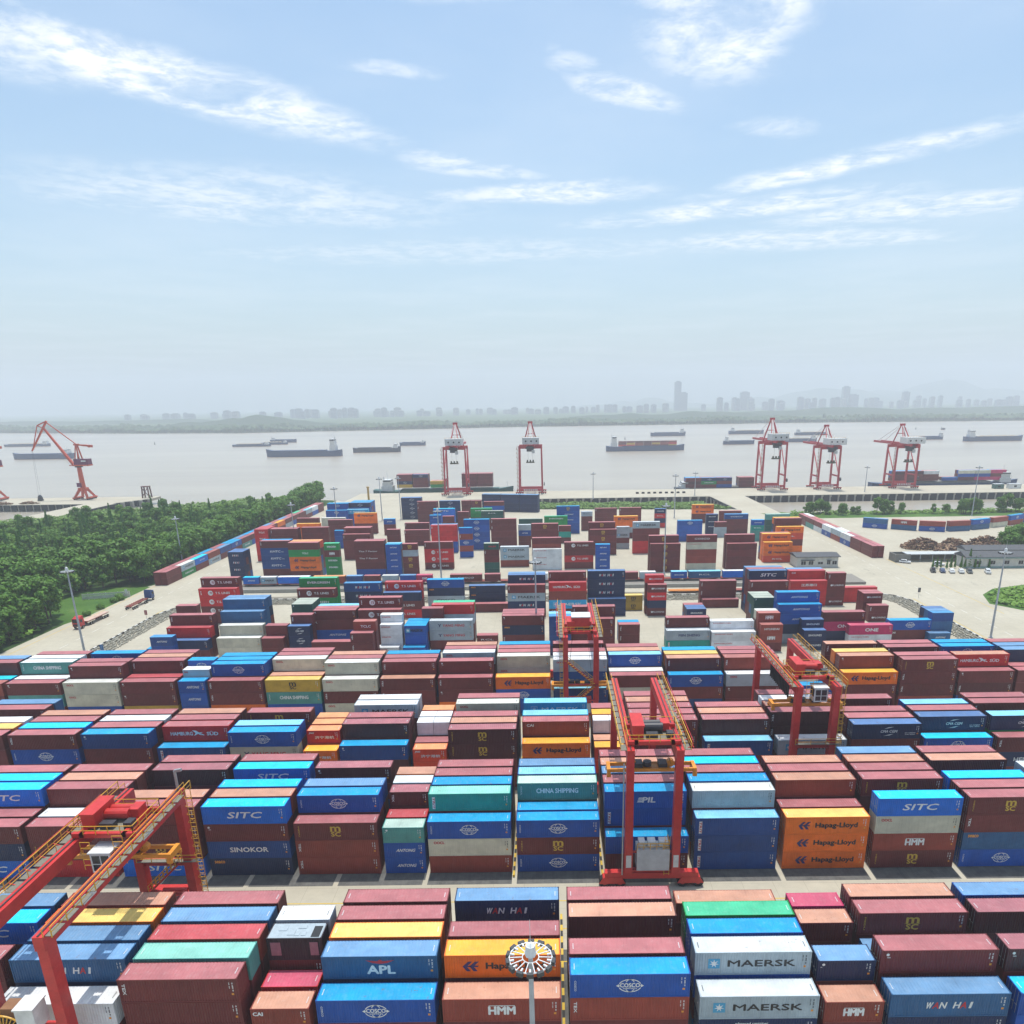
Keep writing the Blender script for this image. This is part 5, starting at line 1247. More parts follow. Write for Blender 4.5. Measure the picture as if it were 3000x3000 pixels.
for i in range(5200):
    x, y = tr_.uniform(-325, -174), tr_.uniform(270, 535)
    if not inside(WOOD, x, y): continue
    far_ = (x+335)*.55+(520-y)*.9
    if far_ < 120 and tr_.random() < .93: continue
    if not free(x, y, 5.2): continue
    if tr_.random() < .26 and ns < 70: ns += 1; tree('spire', x, y, tr_.uniform(.62, .9), LS, 'conifers of the left wood')
    elif nb < 210: nb += 1; tree('light' if tr_.random() < .5 else 'broad', x, y, tr_.uniform(.55, .85), LL, 'light trees of the left wood')
    else: continue
    placed.append((x, y))
# reed beds along the water and scrub under the trees
def scrub(name, poly, n, hmin, hmax, mat, label, size, seed):
    r = random.Random(seed); mb = MB(); xs = [p[0] for p in poly]; ys = [p[1] for p in poly]; k = 0; pts = []
    while k < n:
        x, y = r.uniform(min(xs), max(xs)), r.uniform(min(ys), max(ys))
        if not inside(poly, x, y): continue
        k += 1; h = hmin+(hmax-hmin)*(.5+.5*math.sin(x*.21+math.sin(y*.13)*2)*math.sin(y*.17+1))*r.uniform(.5, 1)
        for q in range(3): pts.append((Vector((x+r.uniform(-.8,.8), y+r.uniform(-.8,.8), h*r.uniform(.25, 1))), Vector((0,0,1))))
    leaf_quads(mb, pts, size, r, .1); tag(mb.build(name, mat), label, 'reeds' if 'reed' in name else 'scrub', kind='stuff')
scrub('reed_bed', [(-192,554),(-228,539),(-264,507),(-304,485),(-337,439),(-330,425),(-296,452),(-258,478),(-224,505),(-172,525),(-172,545)], 12000, 1.5, 4.2, M_REED, 'pale green reeds along the river edge beyond the left wood', 1.6, 1)
scrub('undergrowth', [(-174,150),(-160,150),(-160,225),(-192,262),(-176,285),(-172,500),(-200,525),(-262,476),(-325,420),(-420,398),(-240,150)], 8500, .5, 4.0, M_LEAF3, 'mixed green undergrowth between the trees of the left wood', 1.7, 2)
scrub('reed_bed', [(-22,484),(116,470),(100,502),(-20,508)], 3400, .8, 2.6, M_REED, 'green reeds on the inlet bank behind the stacks', 1.4, 3)
scrub('bank_scrub', [(146,440),(420,440),(420,451),(147,451)], 1900, .5, 2.2, M_LEAF3, 'low green scrub along the far edge of the right yard', 1.3, 4)
scrub('island_scrub', [(149,239),(154,250),(161,257),(176,262),(230,262),(230,230),(176,227),(155,231)], 2600, .3, 1.6, M_LEAF3, 'bright green weeds filling the kerbed island at right', 1.1, 5)
for x, y, s, n in ((158,443,.62,3),(166,445,.66,3),(177,439,.52,2),(185,441,.45,2),(199,441,.72,3),(206,442,.62,2),(233,438,.5,2),(245,436,.72,3),(254,438,.66,3),(271,442,.78,2),(285,443,.6,2),(296,444,.5,2)):
    for k in range(n): tree('broad', x+tr_.uniform(-4.5, 4.5), y+tr_.uniform(-2, 2), s*tr_.uniform(.8, 1.05), 'rounded dark tree on the grass bank beside the inlet, right', 'bank trees at the inlet')
for i in range(22): tree('broad', tr_.uniform(203, 240), tr_.uniform(304, 334), tr_.uniform(.6, .85), 'dark tree of the clump behind the long low house', 'clump behind the low house')
for i, (x, y) in enumerate([(155+i*1.9, 291.5+((i*7) % 3)*.5) for i in range(13)]): tree('spire', x, y, tr_.uniform(.26, .38) if i != 8 else .5, 'small dark evergreen in the row behind the parked cars', 'evergreens behind the parked cars')
for x, y in ((-157.8,238.5),(-158.1,247),(-158.5,256),(-157.7,259),(-160,262)):
    mb = MB(); r = random.Random(int(y)); pts = [(Vector((d.x*1.3, d.y*1.3, .95+d.z*.9)), d) for d in (Vector((r.gauss(0,1), r.gauss(0,1), r.gauss(0,1))).normalized() for _ in range(420))]; leaf_quads(mb, pts, .42, r)
    o = mb.build('round_bush', M_LEAF, None, (x, y, 0)); tag(o, 'clipped round bush on the grass verge of the left road', 'bush', 'clipped bushes on the verge')
# far bank woodland: one mass seen through the haze
r = random.Random(9); mb = MB()
def bank_y(x):
    for (a, b), (c, d) in zip(BANK, BANK[1:]):
        if a <= x <= c: return b+(d-b)*(x-a)/(c-a)
    return 2300
for i in range(5200):
    x = r.uniform(-2700, 2700); y = bank_y(x)+8+abs(r.gauss(0, 1))*150; s = r.uniform(7, 13)*(1+.25*math.sin(x*.011)); h = r.uniform(9, 17)*(.8+.35*math.sin(x*.0071+1)*math.sin(x*.019)); k = 6; vs = []
    for z, f in ((-4, .8), (h*.45, 1.0), (h*.8, .62)): vs += [(x+s*f*math.cos(6.28*q/k+r.uniform(-.3,.3)), y+s*f*math.sin(6.28*q/k), z*r.uniform(.85, 1.15)) for q in range(k)]
    vs.append((x, y, h)); mb.add(vs, [(l*k+q, l*k+(q+1) % k, (l+1)*k+(q+1) % k, (l+1)*k+q) for l in (0, 1) for q in range(k)]+[(2*k+q, 2*k+(q+1) % k, 3*k) for q in range(k)])
tag(mb.build('far_bank_woodland', leaf_mat('far_leaf', (.020,.055,.016), (.045,.095,.025))), 'hazy continuous woodland lining the far river bank', 'woodland', kind='stuff')
# ---------------------------------------------------------------- masts, vehicles, buildings, small things
M_MAST = paint('mast_grey', (.40,.43,.46), .45, .15); M_LAMPW = plain('lamp_white', (.72,.73,.73), .4); M_LAMPD = plain('lamp_dark', (.05,.052,.055), .5)
def mast(x, y, h, label, n=14):
    e = empty('light_mast', (x, y, 0), 0, label, 'light mast', 'high light masts'); m = MB(); m.tube((0,0,0), (0,0,h), .32, 0, 12, .17); m.tube((0,0,0), (0,0,.25), .6, n=12); m.build('pole', M_MAST, e)
    m = MB(); m.tube((0,0,h-.1), (0,0,h+.75), .42, 0, 8, .36); m.tube((0,0,h+.75), (0,0,h+.95), .30, 0, 8, .1); m.tube((0,0,h+.9), (0,0,h+3.0), .02, n=4); m.build('mast_head', M_LAMPW, e)
    m = MB(); m.ring((0,0,h-.35), 1.6, .055, 0, 28); m.ring((0,0,h-.30), .62, .04, 0, 14)
    for k in range(n): a = 6.283*k/n; m.bar((.6*math.cos(a), .6*math.sin(a), h-.30), (1.6*math.cos(a), 1.6*math.sin(a), h-.35), .06)
    m.build('lamp_ring', M_LAMPW, e)
    for k in range(n):
        a = 6.283*(k+.5)/n; m = MB(); c = (1.72*math.cos(a), 1.72*math.sin(a), h-.42); m.cbox(c, (.26, .50, .36), k % 3 and 0 or 1, a); m.cbox((1.45*math.cos(a), 1.45*math.sin(a), h-.33), (.4, .12, .12), 0, a); m.build('floodlight', [M_LAMPW, M_LAMPD], e)
for x, y, h, l in [(-1.9,44.3,28,'nearest light mast with big wheel of floodlights, bottom centre'),(-135.2,199.9,24,'light mast at the left kerb beside the red truck'),(127,201.7,25.3,'tall light mast at the right kerb before the grassy island'),(-4.5,203.8,24,'light mast rising behind the white-roofed stacks at centre'),(-41,266.5,30,'light mast between the red stacks and railway, left of centre'),
    (45.7,290,27.5,'light mast before the five-high stack with gold emblems'),(74,437.7,25,'light mast beyond the stacks near the inlet reeds'),(31,533,18,'short light mast on the quay right of the dark blue boxes'),(106.4,544,16.5,'short quay light mast beside the bridge'),(235,553,18,'quay light mast between the two right-hand quay cranes'),(246.5,429,28,'slanting-looking tall mast behind the curved line of containers'),
    (-160,312,22,'light mast standing among trees by the left road'),(-116,329,25,'light mast behind the red five-high stack, before the trees'),(-115,394,25,'light mast beside the far blue stacks at left'),(-102,444,25,'light mast before the green ship, left one'),(-91,446,25,'light mast before the green ship, right one')]: mast(x, y, h, l)

def truck(x, y, rz, cab, label, loaded):
    e = empty('truck', (x, y, 0), rz, label, 'truck'); pc = paint('truck_'+cab, (.52,.015,.02) if cab == 'red' else (.008,.06,.22), .35, .05)
    m = MB(); m.prismx([(-1.25,.9),(1.25,.9),(1.25,2.2),(1.15,3.5),(-1.15,3.5),(-1.25,2.2)], 5.0, 7.3); m.prism([(5.0,3.5),(6.9,3.5),(5.9,3.95),(5.0,4.05)], -1.05, 1.05); c = m.build('cab', pc, e)
    q = MB(); q.box(7.3, -1.05, 2.15, 7.33, 1.05, 3.25); q.box(5.9, -1.26, 2.15, 6.9, -1.2, 3.1); q.box(5.9, 1.2, 2.15, 6.9, 1.26, 3.1); q.build('window', M_GLASS, c)
    q = MB(); q.box(7.3, -1.0, 1.0, 7.36, 1.0, 1.7); q.build('grille', M_MACH, c)
    m = MB(); m.box(-1.5, -.45, .95, 5.0, .45, 1.2); m.build('chassis', M_MACH, e)
    m = MB()
    for s in (-1, 1): m.box(-8.2, s*.62-.1, 1.1, 3.2, s*.62+.1, 1.5)
    for k in range(9): m.box(-8.2+k*1.4, -1.2, 1.38, -8.0+k*1.4, 1.2, 1.5)
    m.build('trailer', paint('trailer_red', (.42,.10,.07), .6, .4), e)
    for k, xx in enumerate((6.2, 1.9, .7, -4.6, -5.9, -7.2)):
        for s in (-1, 1): m = MB(); m.tube((xx, s*1.2-.16, .5), (xx, s*1.2+.16, .5), .5, 0, 14); m.tube((xx, s*1.2-.18, .5), (xx, s*1.2+.18, .5), .22, 1, 8); m.build('wheel', [M_TYRE, M_STEEL], e)
    if loaded: m = MB(); m.box(-8.2, -1.2, 1.5, 3.2, 1.2, 1.62); m.build('deck_load', paint('deck_pale', (.55,.38,.30), .7, .3), e)
truck(-150.9, 229.5, -math.pi/2-.02, 'red', 'red lorry with empty flat trailer by the left wood', True); truck(-146.8, 252.5, math.pi/2, 'blue', 'blue-cabbed lorry with empty skeleton trailer on the left road', False)
def car(x, y, rz, col, kind, label, nm):
    e = empty('parked_car', (x, y, 0), rz, label, 'car', 'cars parked before the evergreens'); pc = paint('car_'+nm, col, .3, .0); h = 1.75 if kind == 'suv' else 1.45
    m = MB(); m.prismx([(-.88,.35),(.88,.35),(.90,.75),(.82,.95),(-.82,.95),(-.90,.75)], -2.2, 2.2); m.prism([(-2.0,.95),(1.0,.95),(.35,h),(-1.6,h)], -.72, .72); m.build('body', pc, e)
    m = MB(); m.prism([(-1.85,1.0),(.85,1.0),(.35,h-.1),(-1.55,h-.1)], -.735, .735); m.prism([(-1.98,.98),(1.0,.98),(.38,h-.06),(-1.62,h-.06)], -.62, .62); m.build('window', M_GLASS, e)
    for xx in (-1.35, 1.35):
        for s in (-1, 1): m = MB(); m.tube((xx, s*.78-.1, .33), (xx, s*.78+.1, .33), .33, 0, 12); m.build('wheel', M_TYRE, e)
    for s in (-1, 1): m = MB(); m.box(2.18, s*.62-.18, .62, 2.23, s*.62+.18, .8); m.build('headlight', M_LAMPW, e)
W_, K_ = (.68,.69,.70), (.02,.021,.024)
for x, y, c, k, l, n in [(152.6,286.4,K_,'suv','black car at the left end of the parked row','black'),(156.0,285.6,(.02,.05,.14),'sedan','dark blue car in the parked row beside the black one','blue'),(159.2,284.6,W_,'sedan','white car in the middle of the parked row','white'),(162.6,284.0,(.62,.63,.64),'sedan','pale silver car right of the middle in the parked row','silver'),(165.8,283.9,(.10,.105,.11),'suv','dark grey off-road car right in the parked row','grey'),(172.3,282.6,W_,'suv','white off-road car parked apart at the right end','white')]: car(x, y, -1.9, c, k, l, n)
car(149.4, 303.5, -.6, W_, 'sedan', 'white car parked alone beside the grey wall', 'white'); car(160.5, 297.5, -.3, W_, 'suv', 'white car half hidden behind the evergreens', 'white')

def house(name, x0, y0, x1, y1, h, rz, wall, roof, label, rise, windows, flat=False):
    cx, cy = (x0+x1)/2, (y0+y1)/2; a, b = (x1-x0)/2, (y1-y0)/2; e = empty(name, (cx, cy, 0), rz, label, 'building')
    m = MB(); m.box(-a, -b, 0, a, b, h); m.build('wall', wall, e)
    m = MB(); m.prismx([(-b-.7, h), (b+.7, h), (b+.7, h+.25), (0, h+rise), (-b-.7, h+.25)], -a-.7, a+.7); m.build('roof', roof, e)
    for wx, wz, ww, wh in windows:
        m = MB(); m.box(wx-ww/2-.1, -b-.06, wz-wh/2-.1, wx+ww/2+.1, -b, wz+wh/2+.1); f = m.build('window', M_CABW, e); q = MB(); q.box(wx-ww/2, -b-.09, wz-wh/2, wx-.05, -b-.05, wz+wh/2); q.box(wx+.05, -b-.09, wz-wh/2, wx+ww/2, -b-.05, wz+wh/2); q.build('pane', M_GLASS, f)
    return e
M_PLAS = paint('plaster', (.58,.57,.52), .8, .1); M_ROOFD = paint('roof_dark', (.075,.078,.085), .7, .2); M_GRN = paint('trim_green', (.22,.33,.31), .7, .1)
hb = house('yard_office', 101.6, 297, 118.6, 306, 4.4, 0, M_PLAS, M_ROOFD, 'cream plastered yard office with dark pitched roof beside the right road', 1.1, [(-5.8,2.0,1.9,1.5),(-2.7,2.0,1.9,1.5),(1.2,1.9,2.0,1.0),(4.6,2.1,1.4,1.6),(7.0,2.0,1.8,1.5)])
m = MB(); m.box(-7.0, -5.4, 3.1, -1.4, -4.5, 3.2); m.box(3.6, -5.4, 3.1, 5.6, -4.5, 3.2); m.build('canopy', M_ROOFD, hb)
hl = house('long_low_house', 168.5, 291.5, 215, 299.5, 4.4, -.02, M_PLAS, M_ROOFD, 'long low white house with dark roof behind the right mast', 1.9, [(-18+i*5.6,2.3,1.9,1.5) for i in range(8)]); m = MB(); m.box(-23.9, -4.85, 4.0, 23.9, -4.7, 4.4); m.box(-23.9, -4.2, .0, 23.9, -4.02, .7); m.build('trim', M_GRN, hl)
house('store_shed', 176, 305, 212, 313, 4.6, -.03, M_PLAS, M_ROOFD, 'second dark-roofed shed behind the long low white house', 1.6, [(-10,2.2,3,1.6),(-2,2.2,3,1.6)])
e = empty('open_shelter', (166, 307.5, 0), -.02, 'open grey parking shelter with long pale flat roof beside logs', 'shelter'); m = MB(); m.box(-15, -2.6, 3.1, 22, 3.2, 3.4); m.build('roof', paint('shelter_roof', (.50,.52,.52), .6, .2), e)
for k in range(8): m = MB(); m.bar((-14.5+k*5.1, -2.3, 0), (-14.5+k*5.1, -2.3, 3.1), .2); m.build('post', M_MAST, e)
w_ = MB(); w_.box(145.8, 305.0, 0, 152.3, 305.4, 3.4); w_.box(145.8, 305.4, 0, 146.2, 311, 3.4); w_.box(146.2, 310.9, 0, 182, 311.3, 3.3); tag(w_.build('boundary_wall', M_QUAY), 'grey concrete boundary wall in front of the log piles', 'wall')
# log piles
M_LOG = [plain('log_bark', (.085,.05,.032), .9), plain('log_pale', (.38,.25,.15), .85), plain('log_brown', (.19,.10,.06), .9)]
def log_pile(cx, cy, rx, ry, h, n, seed, label):
    r = random.Random(seed); mb = MB()
    for i in range(n):
        a = r.uniform(0, 6.28); q = math.sqrt(r.random()); x, y = q*rx*math.cos(a), q*ry*math.sin(a); z = h*(1-q*q)*r.uniform(.35, 1)+.25; d = Vector((math.cos(b_ := r.gauss(1.2, .7)), math.sin(b_), r.uniform(-.3, .3))); l = r.uniform(1.5, 3.2); rd = r.uniform(.16, .36); p = Vector((x, y, z)); mb.tube(p-d*l*.5, p+d*l*.5, rd, r.choice((0, 1, 2, 2)), 7)
    tag(mb.build('log_pile', M_LOG, None, (cx, cy, 0)), label, 'logs', 'piles of felled logs')
log_pile(172,336,9,6,4.6,520,1,'leftmost tall heap of brown logs behind the grey wall'); log_pile(182,327,8,4.5,2.8,360,2,'low front heap of logs right of the leftmost heap'); log_pile(188,338,6,5,3.8,300,3,'small brown log heap between the two largest heaps'); log_pile(196,327,8,4,2.2,320,4,'low pale log heap close to the dark-roofed shed'); log_pile(204,340,9,6,4.2,420,5,'fourth tall log heap, right of the small one'); log_pile(222,341,10,6,3.6,440,6,'rightmost log heap next to the dark clump of trees')
# railway wagons
def wagon(x, y, L, z, label, mat):
    e = empty('rail_wagon', (x, y, z), 0, label, 'wagon', 'flat railway wagons'); m = MB(); m.box(0, -1.3, .75, L, 1.3, 1.0); m.box(.6, -.3, .45, L-.6, .3, .75); m.build('flat_bed', mat, e)
    for c in (2.0, L-2.0):
        m = MB(); m.box(c-1.3, -1.0, .3, c+1.3, 1.0, .6, 0)
        for k in (-.9, .9):
            for s in (-.75, .75): m.tube((c+k, s-.07, .42), (c+k, s+.07, .42), .42, 1, 12)
        m.build('bogie', [M_MACH, M_STEEL], e)
M_WAG = paint('wagon_red', (.30,.06,.04), .6, .4)
for i in range(14): wagon(-118.2+i*14.05, WAGON_Y+1.22, 13.6, .95, f'red-brown flat wagon, {ordw(i+1)} from left on the raised railway', M_WAG)
wagon(42.6, 258.95, 13.2, 0.02, 'orange empty flat wagon on the lower track', paint('wagon_orange', (.62,.20,.02), .5, .3)); wagon(57.5, 258.95, 13.2, .02, 'empty brown flat wagon behind the orange one', M_WAG); wagon(12, 258.95, 13.2, .02, 'empty reddish flat wagon left of the orange one', M_WAG)
# signs, booths, bollards, fence
def sign(x, y, h, col, label):
    e = empty('sign_post', (x, y, 0), 0, label, 'sign'); m = MB(); m.tube((0,0,0), (0,0,h), .06, n=6); m.build('pole', M_STEEL, e); m = MB(); m.box(-.45, -.05, h-1.6, .45, .03, h); m.build('board', col, e)
sign(-133.9, 232, 3.4, plain('sign_red', (.30,.06,.07), .5), 'narrow dark red sign on the left kerb'); sign(127.9, 247, 3.6, M_MACH, 'dark sign board on the right kerb beside the road'); sign(104, 276.5, 3.6, plain('sign_blue', (.01,.03,.20), .5), 'dark blue sign near the yard office'); sign(-157.3, 262.5, 3.2, M_LAMPW, 'small white sign on the left grass verge'); sign(-128.4, 197.5, 2.8, plain('sign_sky', (.03,.16,.40), .5), 'small round blue sign at the left edge of the inner yard')
e = empty('guard_booth', (98.5, 270.5, 0), 0, 'small grey guard booth beside the stack of brown containers', 'booth'); m = MB(); m.box(-1.6, -1.4, 0, 1.6, 1.4, 2.6); m.build('wall', M_HOUSE, e); m = MB(); m.box(-1.9, -1.7, 2.6, 1.9, 1.7, 2.8); m.build('roof', M_ROOFD, e); m = MB(); m.box(-1.2, -1.43, 1.1, 1.2, -1.4, 2.1); m.build('window', M_GLASS, e)
w_ = MB()
for i in range(9): w_.box(-172.2+i*1.9, 259.6+i*.5, 0, -172.0+i*1.9, 259.8+i*.5, 2.3)
w_.bar((-172, 259.7, 1.9), (-156.8, 263.7, 1.9), .08, .5); w_.bar((-172, 259.7, .8), (-156.8, 263.7, .8), .1, 1.2); tag(w_.build('garden_wall', M_PLAS), 'pale low garden wall crossing the lawn by the left wood', 'wall')
e = empty('quay_bollard_post', (-134, 545, 0), 0, 'thick yellow post standing at the left end of the quay', 'post'); m = MB(); m.tube((0,0,0), (0,0,9), .75, n=12); m.tube((0,0,9), (0,0,9.8), 1.1, n=12); m.build('post', paint('post_ochre', (.45,.27,.04), .6, .3), e)
e = empty('dolphin_tower', (-316.5, 580, 0), 0, 'dark red steel mooring tower at the tip of the left pier', 'tower'); m = MB()
for a in (-1, 1):
    for b in (-1, 1): m.bar((a*2.6, b*2, 0), (a*2.2, b*1.6, 9), .8)
m.box(-2.8, -2.2, 8.4, 2.8, 2.2, 9); m.bar((-2.6, -2, 1), (2.4, -2, 8), .4); m.bar((2.6, -2, 1), (-2.4, -2, 8), .4); m.build('frame', paint('dolphin', (.14,.055,.05), .7, .3), e)
for x, y, c, l in [(-408,549,(.40,.26,.08),'heap of tan cargo and sacks on the left pier'),(-390,551,(.35,.25,.12),'low pale cargo heap on the left pier beside the first')]: log_pile(x, y, 7, 2.5, 1.6, 90, int(-x), l)
for i in range(9): o = MB(); o.cbox((0,0,.5), (2.2,1.4,1.0)); o.cbox((0,0,1.1), (1.8,1.0,.3)); q = o.build('concrete_block', M_DARK, None, (66+i*4.4, 560, 0)); tag(q, 'dark block in the row on the quay', 'block', 'dark blocks lined up on the quay')
for x, c, l, wd in [(350,'white','white site hut on the right quay',9),(338,'green','dark green site hut on the right quay',7)]:
    e = empty('site_hut', (x, 560, 0), 0, l, 'hut'); m = MB(); m.box(-wd/2, -2, 0, wd/2, 2, 3.4); m.build('wall', M_CABW if c == 'white' else paint('hut_green', (.05,.14,.12), .6, .2), e); m = MB(); m.box(-wd/2-.2, -2.2, 3.4, wd/2+.2, 2.2, 3.6); m.build('roof', M_HOUSE, e); m = MB(); m.box(-1, -2.03, 1.2, 1, -2, 2.4); m.build('window', M_GLASS, e)
# ---------------------------------------------------------------- ships and barges on the river
M_HBLUE = paint('hull_blue', (.012,.045,.13), .5, .25); M_HGRN = paint('hull_green', (.006,.085,.070), .5, .25); M_HDARK = paint('hull_dark', (.02,.028,.05), .5, .25); M_HRED = paint('hull_red', (.28,.05,.03), .6, .3); M_DECK = paint('deck_grey', (.17,.165,.15), .7, .3); M_SUP = paint('ship_white', (.62,.63,.62), .5, .2); M_SAND = plain('sand_cargo', (.30,.25,.17), .95)
def ship(x, y, L, B, fb, hull, label, house=-1, hh=7, rz=0., load=None, boot=True, cat='barge', cranes=0):
    """hull along local x, bow at +x; house = -1 aft, 1 forward"""
    e = empty('ship' if cat == 'ship' else 'barge', (x, y, -5), rz, label, cat, 'vessels on the river'); n = 18; z0 = -2; sec = []
    for i in range(n+1):
        t = i/n; X = (t-.5)*L; b = B/2*min(1, (1-t)*5.0)**.6*min(1, .72+t*4)
        sec.append((X, max(b, .05), fb+max(0, t-.86)*fb*3.2+max(0, .1-t)*fb*2.0))
    for nm, za, zb, mat in (('hull', .35, None, hull), ('boot_top', z0, .35, M_HRED if boot else hull)):
        vs = []; m = MB()
        for X, b, f in sec:
            top = f if zb is None else zb; k = .86 if za < 0 else .93; vs += [(X-(0 if zb else 0), -b*k, za), (X+(.6 if X > L*.4 else 0), -b, top), (X+(.6 if X > L*.4 else 0), b, top), (X, b*k, za)]
        fs = []
        for i in range(n):
            o = 4*i; p = 4*(i+1)
            fs += [(o, p, p+1, o+1), (o+2, p+2, p+3, o+3)]+([(o+1, p+1, p+2, o+2)] if zb is None else [])
        fs += [(0, 1, 2, 3), (4*n, 4*n+3, 4*n+2, 4*n+1)]; m.add(vs, fs); m.build(nm, mat, e)
    m = MB(); a0, a1 = (-.30, .40) if house < 0 else (-.40, .30); m.box(a0*L, -B*.40, fb-.3, a1*L, B*.40, fb+1.3); m.box(a0*L, -B*.34, fb+1.3, a1*L, B*.34, fb+1.35); m.build('hatch_coaming', hull if load != 'open' else M_DECK, e)
    if load == 'sand':
        m = MB(); k = 14; vs = [(a0*L+(a1-a0)*L*i/k, yy*B*.33, fb+1.3+(1.8*abs(math.sin(i*1.9+1)) if yy == 0 and 0 < i < k else .1)) for i in range(k+1) for yy in (-1, 0, 1)]; m.add(vs, [(3*i+j, 3*i+3+j, 3*i+4+j, 3*i+1+j) for i in range(k) for j in (0, 1)]); m.build('cargo', M_SAND, e)
    hx = house*.40*L; m = MB(); w_ = min(9, L*.10); m.box(hx-w_/2, -B*.38, fb, hx+w_/2, B*.38, fb+hh*.45); m.box(hx-w_*.4, -B*.34, fb+hh*.45, hx+w_*.4, B*.34, fb+hh*.8); m.box(hx-w_*.3, -B*.42, fb+hh*.8, hx+w_*.35, B*.42, fb+hh); h_ = m.build('deckhouse', M_SUP, e)
    q = MB(); q.box(hx-w_*.31, -B*.425, fb+hh*.85, hx+w_*.36, B*.425, fb+hh*.95); q.build('window', M_GLASS, h_); q = MB(); q.tube((hx, 0, fb+hh), (hx, 0, fb+hh*1.7), .12, n=6); q.bar((hx-.1, -1.2, fb+hh*1.4), (hx+.1, 1.2, fb+hh*1.4), .1); q.tube((hx-house*-.35*w_, 1, fb+hh*.8), (hx-house*-.35*w_, 1, fb+hh*1.2), .5, n=8); q.build('mast', M_SUP, h_)
    m = MB(); m.tube((.46*L, 0, fb), (.46*L, 0, fb+hh*.7), .12, n=6); m.build('foremast', M_SUP, e)
    return e
ship(-86, 599, 112, 12, 5.6, M_HGRN, 'green coaster moored at the quay below the left cranes', -1, 9, math.pi*0, None, True, 'ship')
ship(138, 601, 74, 12, 4.0, M_HDARK, 'dark moored barge stacked with maroon boxes left of the angled cranes', -1, 5, 0, 'open', False)
ship(318, 601, 118, 12, 5.4, M_HBLUE, 'blue moored barge carrying container stacks at the right quay', 1, 8, 0, 'open', False, 'ship')
ship(SHIP4[0]+59, SHIP4[1], 118, 17, 6.5, M_HBLUE, 'long blue ship laden with maroon containers in mid river', -1, 15, 0, None, False, 'ship')
ship(-367, 1124, 112, 17, 8.0, M_HBLUE, 'large blue bulk ship with white deckhouse, left of mid river', -1, 17, math.pi, None, True, 'ship')
ship(-779, 1155, 92, 15, 7.0, M_HBLUE, 'blue barge behind the portal crane boom', -1, 7, math.pi)
ship(-1088, 1573, 94, 14, 4.0, M_HBLUE, 'low long barge farthest left on the river', 1, 6, 0, 'sand')
ship(-275, 1201, 75, 13, 6.5, M_HDARK, 'dark empty barge before the left quay cranes', 1, 6, 0)
ship(-251, 1386, 47, 11, 5.2, M_HBLUE, 'small blue barge just left of the left quay cranes', 1, 4, 0)
ship(-567, 1437, 72, 11, 3.4, M_HBLUE, 'low slender barge ahead of the large bulk ship', 1, 4, 0, 'sand'); ship(-546, 1500, 52, 11, 3.2, M_HBLUE, 'thin barge behind the large bulk ship, near one', 1, 4, 0, 'sand'); ship(-556, 1580, 54, 11, 5.2, M_HBLUE, 'blue barge behind the large bulk ship, far one', -1, 5, 0)
ship(254, 1621, 74, 14, 6.5, M_HBLUE, 'blue cargo ship beyond the laden container ship', 1, 8, 0, None, False, 'ship')
ship(432, 1663, 76, 13, 6.0, M_HBLUE, 'blue barge left behind the tallest angled crane', -1, 7, 0, 'sand'); ship(320, 1276, 52, 11, 5, M_HBLUE, 'blue barge partly hidden by the tallest angled crane', -1, 7, 0)
ship(437, 1321, 60, 12, 4.6, M_HBLUE, 'blue barge between the angled cranes, lower one', 1, 6, 0, 'sand'); ship(541, 1570, 64, 12, 4.4, M_HBLUE, 'blue barge between the angled cranes, upper one', -1, 7, 0, 'sand')
ship(673, 1336, 44, 11, 4.6, M_HBLUE, 'blue barge right of the rightmost quay crane', 1, 6, 0)
ship(742, 1264, 96, 16, 6.5, M_HBLUE, 'pale blue dredger with deck gear near the right edge', -1, 11, 0, 'sand', True, 'ship'); ship(897, 1729, 9, 4, 2.5, M_HDARK, 'tiny dark workboat beyond the right cranes', -1, 3, 0)
for x, y in ((-828,1582),(854,1769),(150,1500)): e = empty('navigation_buoy', (x, y, -5), 0, 'small dark navigation buoy on the open river', 'buoy', 'navigation buoys'); m = MB(); m.tube((0,0,-.5), (0,0,.8), 1.6, n=10); m.tube((0,0,.8), (0,0,5), .8, 0, 8, .3); m.build('buoy_body', M_HDARK, e)

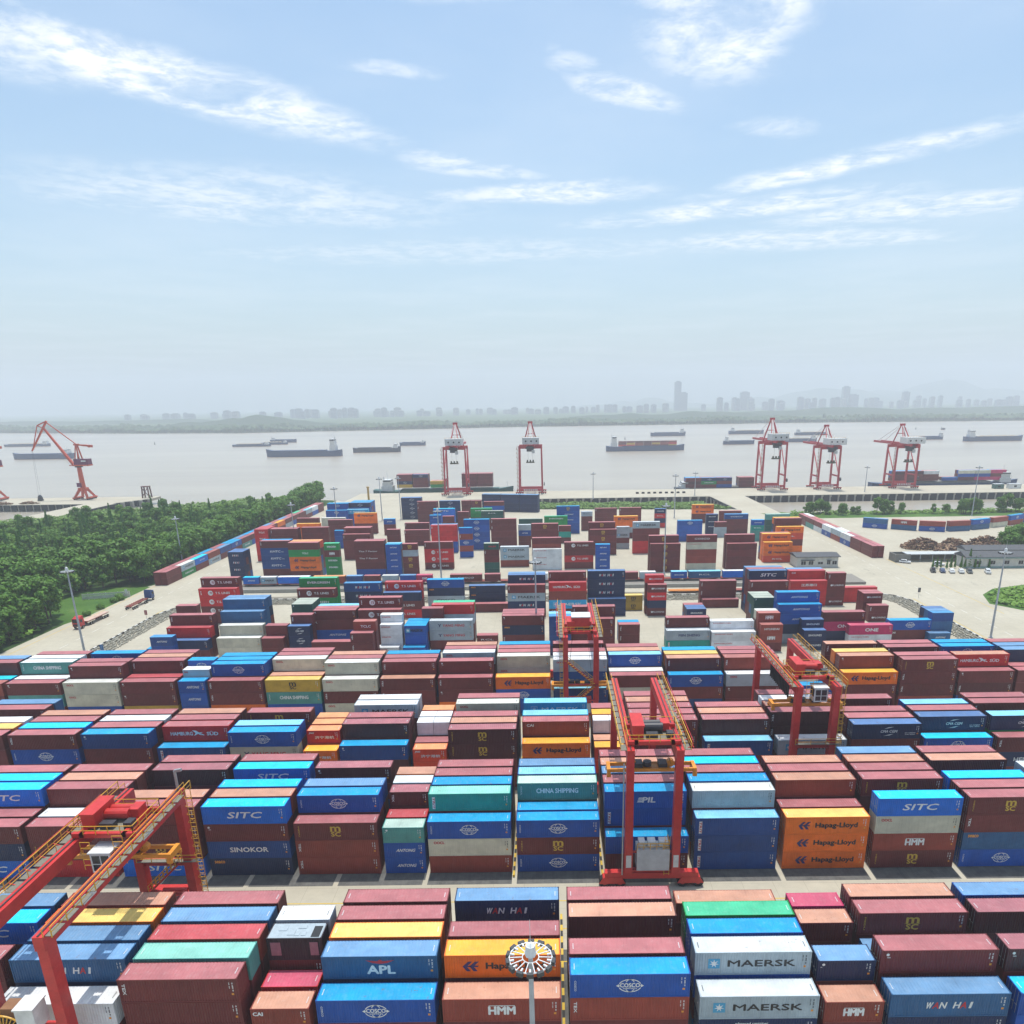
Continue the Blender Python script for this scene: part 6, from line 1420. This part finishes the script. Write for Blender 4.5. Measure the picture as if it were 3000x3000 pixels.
# ---------------------------------------------------------------- skyline on the far side
M_TOW = [plain('tower_grey', (.28,.29,.30), .7), plain('tower_beige', (.36,.34,.30), .7), plain('tower_glass', (.10,.13,.16), .25)]
sk = random.Random(21)
def tower(x, y, w_, d, h, m_, label, group=None, crown=True):
    e = empty('tower_block', (x, y, -3.2), 0, label, 'building', group); m = MB(); m.box(-w_/2, -d/2, 0, w_/2, d/2, h); m.build('wall', M_TOW[m_], e)
    m = MB(); nf = max(3, int(h/7)); nc = max(2, int(w_/9))
    for i in range(nf):
        z = h*(i+.3)/nf; m.box(-w_/2+1, -d/2-.15, z, w_/2-1, -d/2-.02, z+h/nf*.42)
    m.build('window', M_GLASS, e)
    m = MB(); m.box(-w_*.3, -d*.3, h, w_*.3, d*.3, h+4+h*.02); m.build('roof', M_TOW[m_], e)
def block(x0, x1, n, y, h0, h1, label, group):
    for i in range(n): x = x0+(x1-x0)*(i+sk.uniform(.2, .8))/n; tower(x, y+sk.uniform(-250, 250), sk.uniform(18, 44), 26, sk.uniform(h0, h1), sk.choice((0, 0, 1)), label, group)
LBK = 'hazy pale apartment block on the far-bank skyline'
block(-2560, -2050, 12, 4700, 26, 42, LBK, 'skyline apartment blocks'); block(-1960, -1750, 4, 4700, 36, 50, LBK, 'skyline apartment blocks'); block(-1650, -900, 24, 4700, 32, 56, LBK, 'skyline apartment blocks'); block(-900, 150, 22, 5000, 24, 48, LBK, 'skyline apartment blocks'); block(150, 800, 16, 5000, 34, 58, LBK, 'skyline apartment blocks')
block(1050, 2050, 30, 5100, 40, 88, LBK, 'skyline apartment blocks'); block(2150, 3400, 28, 5200, 36, 78, LBK, 'skyline apartment blocks')
tower(921, 5500, 44, 44, 196, 2, 'tallest slender tower on the skyline, centre right'); tower(968, 5520, 50, 44, 122, 2, 'shorter wide tower beside the tallest slender one'); tower(1350, 5300, 60, 40, 118, 0, 'slab tower left of the stepped pair on the skyline'); tower(2122, 5500, 46, 40, 146, 2, 'taller half of the stepped tower pair, right skyline'); tower(2178, 5510, 74, 40, 92, 2, 'lower half of the stepped tower pair, right skyline'); tower(2460, 5300, 40, 40, 104, 0, 'tower standing alone right of the stepped pair')
# ---------------------------------------------------------------- hazy river air
g = MB(); g.box(-8800, -500, -10, 8800, 11500, HAZE_TOP); hz = g.build('haze', None); hz.data.materials.clear()
hm = bpy.data.materials.new('haze_air'); hm.use_nodes = True; ht = hm.node_tree; ht.nodes.clear(); ho_ = ht.nodes.new('ShaderNodeOutputMaterial'); pv = ht.nodes.new('ShaderNodeVolumePrincipled')
pv.inputs['Color'].default_value = HAZE_COL; pv.inputs['Density'].default_value = HAZE_D; pv.inputs['Anisotropy'].default_value = 0.0
ht.links.new(pv.outputs[0], ho_.inputs['Volume']); hz.data.materials.append(hm); tag(hz, 'thin pale blue haze over the river', 'haze', kind='stuff')
hm.cycles.homogeneous_volume = True
